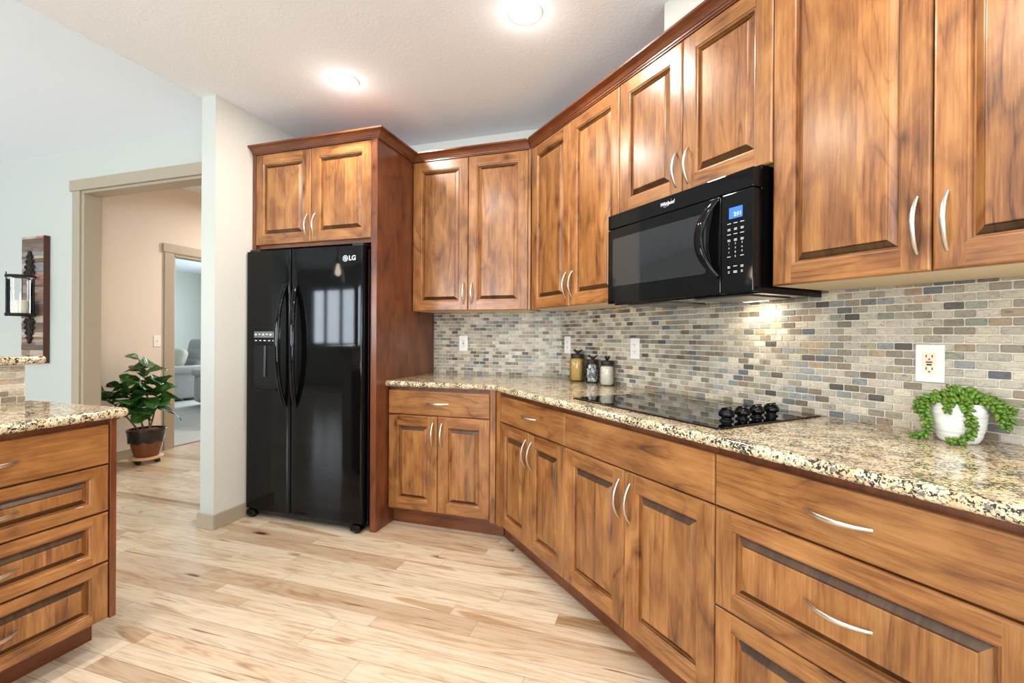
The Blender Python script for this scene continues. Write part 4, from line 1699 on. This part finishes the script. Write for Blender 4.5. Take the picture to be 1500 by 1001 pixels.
def leaf(base, dirv, L, W, droop, tone, roll=0.0):
    d = Vector(dirv).normalized()
    side = d.cross(Vector((0, 0, 1)))
    if side.length < 0.1:
        side = Vector((1, 0, 0))
    side.normalize()
    side = Matrix.Rotation(roll, 3, d) @ side
    rows, NL, NW = [], 9, 6
    for i in range(NL + 1):
        t = i / NL
        w = W * (0.10 + 0.90 * math.sin(PI * min(1, 0.04 + t ** 1.15 * 0.90)) ** 0.75) * (0.75 + 0.35 * t)
        if t > 0.97:
            w *= 0.35
        c = Vector(base) + d * (L * t) + Vector((0, 0, 1)) * (-droop * L * t * t)
        up = side.cross(d).normalized()
        row = []
        for j in range(NW + 1):
            q = -1 + 2 * j / NW
            row.append(c + side * (w * q) + up * (abs(q) * w * 0.30 + 0.010 * math.sin(9 * t + 3 * q)))
        rows.append(row)
    leaves.grid(rows, False, True, tone, uvs=lambda i, j: (-1 + 2 * j / NW, i / NL))


stems = [((-0.03, 0.0), (-0.03, -0.16, 0.74)), ((0.01, 0.02), (0.0, -0.03, 0.93)), ((0.045, -0.01), (0.03, 0.09, 0.72)), ((-0.05, -0.03), (-0.06, -0.30, 0.66))]
r_ = random.Random(17)
for k, ((bx_, by_), (tx, ty, tz)) in enumerate(stems):
    mb = MB()
    P0, P3 = Vector((bx_, by_, zc0 + 0.225)), Vector((tx, ty, tz))
    pts = [P0.lerp(P3, t) + Vector((0.014 * math.sin(4 * t), 0, 0)) for t in [i / 8 for i in range(9)]]
    mb.tube(pts, [0.0085 - 0.0045 * i / 8 for i in range(9)], 8)
    mb.build('stem', mst, root)
    nl = 18 if k == 1 else 15 if k in (0, 2) else 14
    for j in range(nl):
        t = 0.42 + 0.58 * j / (nl - 1)
        p = P0.lerp(P3, t) + Vector((0.014 * math.sin(4 * t), 0, 0))
        a = j * 2.4 + k * 1.3 + r_.uniform(-0.3, 0.3)
        el = r_.uniform(-0.25, 0.55) + 0.75 * (j / nl) ** 2
        g = r_.uniform(0.65, 1.1) * (1.35 if j >= nl - 2 else 1.0)
        d = (math.cos(a), math.sin(a), el)
        if QX + tx + math.cos(a) * 0.2 < HALL_X + 0.06:
            d = (abs(math.cos(a)) * 0.4, math.sin(a), el)
        leaf(p, d, r_.uniform(0.17, 0.24) * (0.8 if j == nl - 1 else 1), r_.uniform(0.060, 0.080), r_.uniform(0.15, 0.5), (g * 0.95, g, g * 0.85), r_.uniform(-0.9, 0.9))
leaves.build('foliage', mlf.mat, root)
# rolling plant stand
root = thing('plant_caddy', 'round wooden rolling stand with black casters under the hall plant', 'plant stand', (QX, QY, 0), 0)
mb = MB()
mb.lathe([(0.001, 0.040), (0.126, 0.040), (0.130, 0.043), (0.130, 0.056), (0.127, 0.0605), (0.001, 0.0605)], (0, 0, 0), 40)
mb.build('platform', simple('pale_wood_stand', (206, 160, 112), 0.45), root)
for k in range(4):
    a = 0.35 + PI / 2 * k
    mb = MB()
    x, y = 0.100 * math.cos(a), 0.100 * math.sin(a)
    mb.tube([(x - 0.013, y, 0.0195), (x + 0.013, y, 0.0195)], 0.019, 16)
    mb.box(x - 0.017, x + 0.017, y - 0.010, y + 0.010, 0.024, 0.0395)
    mb.build('caster', M_BLACKM, root)


# ------------------------------------------------------------------ wall sconce with candle
SX, SYF = -4.985, 2.448
root = thing('wall_sconce', 'reclaimed wood plank candle sconce with dark iron scrollwork on left wall', 'sconce', (SX, 0, 0), 0)
mb = MB()
r_ = random.Random(8)
z = 0.955
bd = [(150, 130, 112), (122, 104, 92), (168, 150, 134), (176, 128, 104), (110, 92, 80), (140, 136, 136), (186, 170, 152), (138, 104, 84)]
while z < 2.005:
    h = r_.choice((0.022, 0.03, 0.038, 0.045))
    zt = min(z + h, 2.008)
    x = -0.143
    for cut in ([r_.uniform(-0.06, 0.06), 0.143] if r_.random() < 0.6 else [0.143]):
        c = lin(r_.choice(bd))
        mb.box(x, cut, SYF + r_.uniform(0, 0.003), YD0 - 0.004, z, zt - 0.0008, grain=0, tone=c)
        x = cut
    z = zt
m = NT('weathered_boards')
uvw = m.uv()
gr = m.noise(m.vmul(uvw, (160, 6, 1)), 1, 4, 0.6)
m.set(m.mix(1.0, m.tone(), m.ramp(gr, [(0.3, (0.45, 0.42, 0.40)), (0.55, (1, 1, 1)), (0.75, (1.4, 1.4, 1.4))]), 'MULTIPLY'), 0.8)
mb.build('board', m.mat, root)
mb = MB()
mb.box(0.1432, 0.149, SYF - 0.001, YD0 - 0.003, 0.953, 2.010)
mb.build('edge_strip', simple('dark_wood_edge', (74, 42, 26), 0.6), root)
M_IRON = simple('dark_iron', (46, 36, 32), 0.5, 0.6)
mb = MB()


def scroll(cx_, cz_, r, turns, a0, flip, y=SYF - 0.010):
    pts = []
    N = int(12 * turns)
    for i in range(N + 1):
        t = i / N
        a = a0 + flip * 2 * PI * turns * t
        rr = r * (1 - 0.78 * t)
        pts.append((cx_ + rr * math.cos(a), y, cz_ + rr * math.sin(a)))
    mb.tube(pts, 0.0062, 7, up=(0, 1, 0))


OX = -0.02
for sgn, z0_ in ((1, 1.66), (-1, 1.34)):
    for j, (hw, dz) in enumerate(((0.062, 0.035), (0.052, 0.085), (0.040, 0.130), (0.024, 0.170))):
        for fl in (-1, 1):
            scroll(OX + fl * hw * 0.62, z0_ + sgn * dz, 0.030 - 0.003 * j, 1.35, PI / 2 * (1 - fl), fl * sgn)
            scroll(OX + fl * hw * 0.25, z0_ + sgn * (dz + 0.024), 0.020 - 0.002 * j, 1.2, PI / 2 * (1 + fl), -fl * sgn)
    mb.tube([(OX, SYF - 0.010, z0_ - sgn * 0.02), (OX, SYF - 0.010, z0_ + sgn * 0.205)], 0.006, 8, up=(0, 1, 0))
    mb.ball((OX, SYF - 0.010, z0_ + sgn * 0.205), (0.017, 0.012, 0.022), 10, 8)
mb.tube([(OX, SYF - 0.008, 1.32), (OX, SYF - 0.008, 1.68)], 0.007, 8, up=(0, 1, 0))
mb.build('scrollwork', M_IRON, root)
HX, HY, HR = 0.048, 2.352, 0.083
mb = MB()
for zz in (1.652, 1.345):
    mb.lathe([(HR + 0.002, zz), (HR + 0.006, zz), (HR + 0.006, zz + 0.018), (HR + 0.002, zz + 0.018), (HR + 0.002, zz)], (HX, HY, 0), 32)
for a in (0.5, 2.6, 4.7):
    x, y = HX + (HR + 0.004) * math.cos(a), HY + (HR + 0.004) * math.sin(a)
    mb.tube([(x, y, 1.335), (x, y, 1.69)], 0.0035, 8)
mb.lathe([(0.001, 1.340), (HR + 0.003, 1.340), (HR + 0.003, 1.346), (0.001, 1.346)], (HX, HY, 0), 32)
mb.tube([(OX, SYF - 0.008, 1.345), (HX, HY + 0.03, 1.342)], 0.008, 8)
mb.build('candle_holder', M_IRON, root)
mb = MB()
mb.lathe([(HR - 0.002, 1.3465), (HR - 0.002, 1.668)], (HX, HY, 0), 36)
mb.build('glass_cylinder', M_JAR, root)
mb = MB()
mb.lathe([(0.001, 0.0), (0.048, 0.0), (0.050, 0.003), (0.050, 0.118), (0.046, 0.123), (0.030, 0.119), (0.001, 0.117)], (0, 0, 0), 28)
cd = mb.build('pillar_candle', simple('ivory_wax', (242, 232, 208), 0.5))
cd.location = (SX + HX, HY, 1.3468)
tag(cd, 'ivory pillar candle standing inside the glass cylinder of the wall sconce', 'candle')
mb = MB()
mb.tube([(0, 0, 0.116), (0.001, 0, 0.128)], 0.0015, 6)
mb.build('wick', M_DARKSLOT, cd)

# ------------------------------------------------------------------ recliner in the den
m = NT('grey_upholstery')
m.set(m.ramp(m.noise(m.obj(), 130, 3, 0.6), [(0.3, lin((158, 160, 160))), (0.7, lin((190, 192, 190)))]), 0.95, spec=0.1)
m.bump(m.noise(m.obj(), 300, 2), 0.3, 0.003)
M_UPH = m.mat


def pillow_mesh(mb, c, half, rnd=0.25, n=10, M3=None, puff=0.0):
    """rounded superellipsoid cushion"""
    rows = []
    e = rnd
    sg = lambda v, p: math.copysign(abs(v) ** p, v)
    for i in range(n + 1):
        th = -PI / 2 + PI * i / n
        row = []
        for k in range(2 * n):
            a = 2 * PI * k / (2 * n)
            p = Vector((half[0] * sg(math.cos(th), e) * sg(math.cos(a), e), half[1] * sg(math.cos(th), e) * sg(math.sin(a), e), half[2] * sg(math.sin(th), e)))
            if M3:
                p = M3 @ p
            row.append(Vector(c) + p)
        rows.append(row)
    mb.grid(rows, True, True)


def recliner(label, loc, rot):
    root = thing('recliner', label, 'armchair', loc, rot, 'grey recliners in the den')
    mb = MB()                                     # local: faces -y
    pillow_mesh(mb, (0, 0.02, 0.22), (0.30, 0.40, 0.17), 0.3)
    mb.build('base', M_UPH, root)
    mb = MB()
    pillow_mesh(mb, (0, -0.05, 0.42), (0.28, 0.36, 0.10), 0.4)
    mb.build('seat', M_UPH, root)
    T = Matrix.Rotation(-0.22, 3, 'X')
    mb = MB()
    for (y, z, hh, w) in ((0.33, 0.58, 0.17, 0.32), (0.385, 0.79, 0.15, 0.33), (0.43, 0.97, 0.13, 0.33)):
        pillow_mesh(mb, (0, y, z), (w, 0.13, hh), 0.5, M3=T)
    mb.build('backrest', M_UPH, root)
    for s_ in (-1, 1):
        mb = MB()
        pillow_mesh(mb, (s_ * 0.40, 0.0, 0.28), (0.11, 0.46, 0.24), 0.22)
        pillow_mesh(mb, (s_ * 0.41, -0.02, 0.55), (0.14, 0.49, 0.075), 0.5)
        mb.build('armrest', M_UPH, root)
    mb = MB()
    pillow_mesh(mb, (0, -0.44, 0.27), (0.29, 0.06, 0.16), 0.4)
    mb.build('footrest', M_UPH, root)
    return root


recliner('light grey plush recliner armchair in the den with a pale cushion on its seat', (-8.56, 6.26, 0.004), -0.25)
recliner('second grey recliner, mostly hidden by the wall beside the refrigerator', (-6.86, 6.05, 0.004), -0.30)
mb = MB()
pillow_mesh(mb, (0, 0, 0), (0.20, 0.075, 0.20), 0.55)
pl_ = mb.build('throw_pillow', simple('pale_linen', (222, 218, 204), 0.9))
pl_.location = (-8.56 + 0.06, 6.26 + 0.0, 0.74)
pl_.rotation_euler = (-0.30, 0.12, -0.25)
tag(pl_, 'pale square throw pillow leaning in the grey recliner', 'pillow')

# ------------------------------------------------------------------ pendant over the bar (seen in the refrigerator's reflection)
root = thing('pendant_light', 'clear glass pendant with glowing bulb hanging above the raised bar', 'light', (-2.80, 1.12, 0), 0)
mb = MB()
mb.tube([(0, 0, 1.93), (0, 0, 3.14)], 0.004, 8)
mb.build('cord', M_BLACKM, root)
mb = MB()
mb.lathe([(0.020, 1.93), (0.024, 1.92), (0.024, 1.87), (0.018, 1.86)], (0, 0, 0), 20)
mb.build('socket', M_NICKEL, root)
mb = MB()
mb.lathe([(0.026, 1.90), (0.034, 1.86), (0.055, 1.80), (0.068, 1.74), (0.072, 1.68)], (0, 0, 0), 28)
mb.build('glass_shade', M_JAR, root)
mb = MB()
mb.lathe([(0.012, 1.86), (0.020, 1.83), (0.030, 1.79), (0.028, 1.765), (0.015, 1.75), (0.001, 1.748)], (0, 0, 0), 20)
mb.build('bulb', NT('bulb_glow').set((1, 1, 1), 0.4, emit=(1.0, 0.86, 0.66), estr=30.0), root)
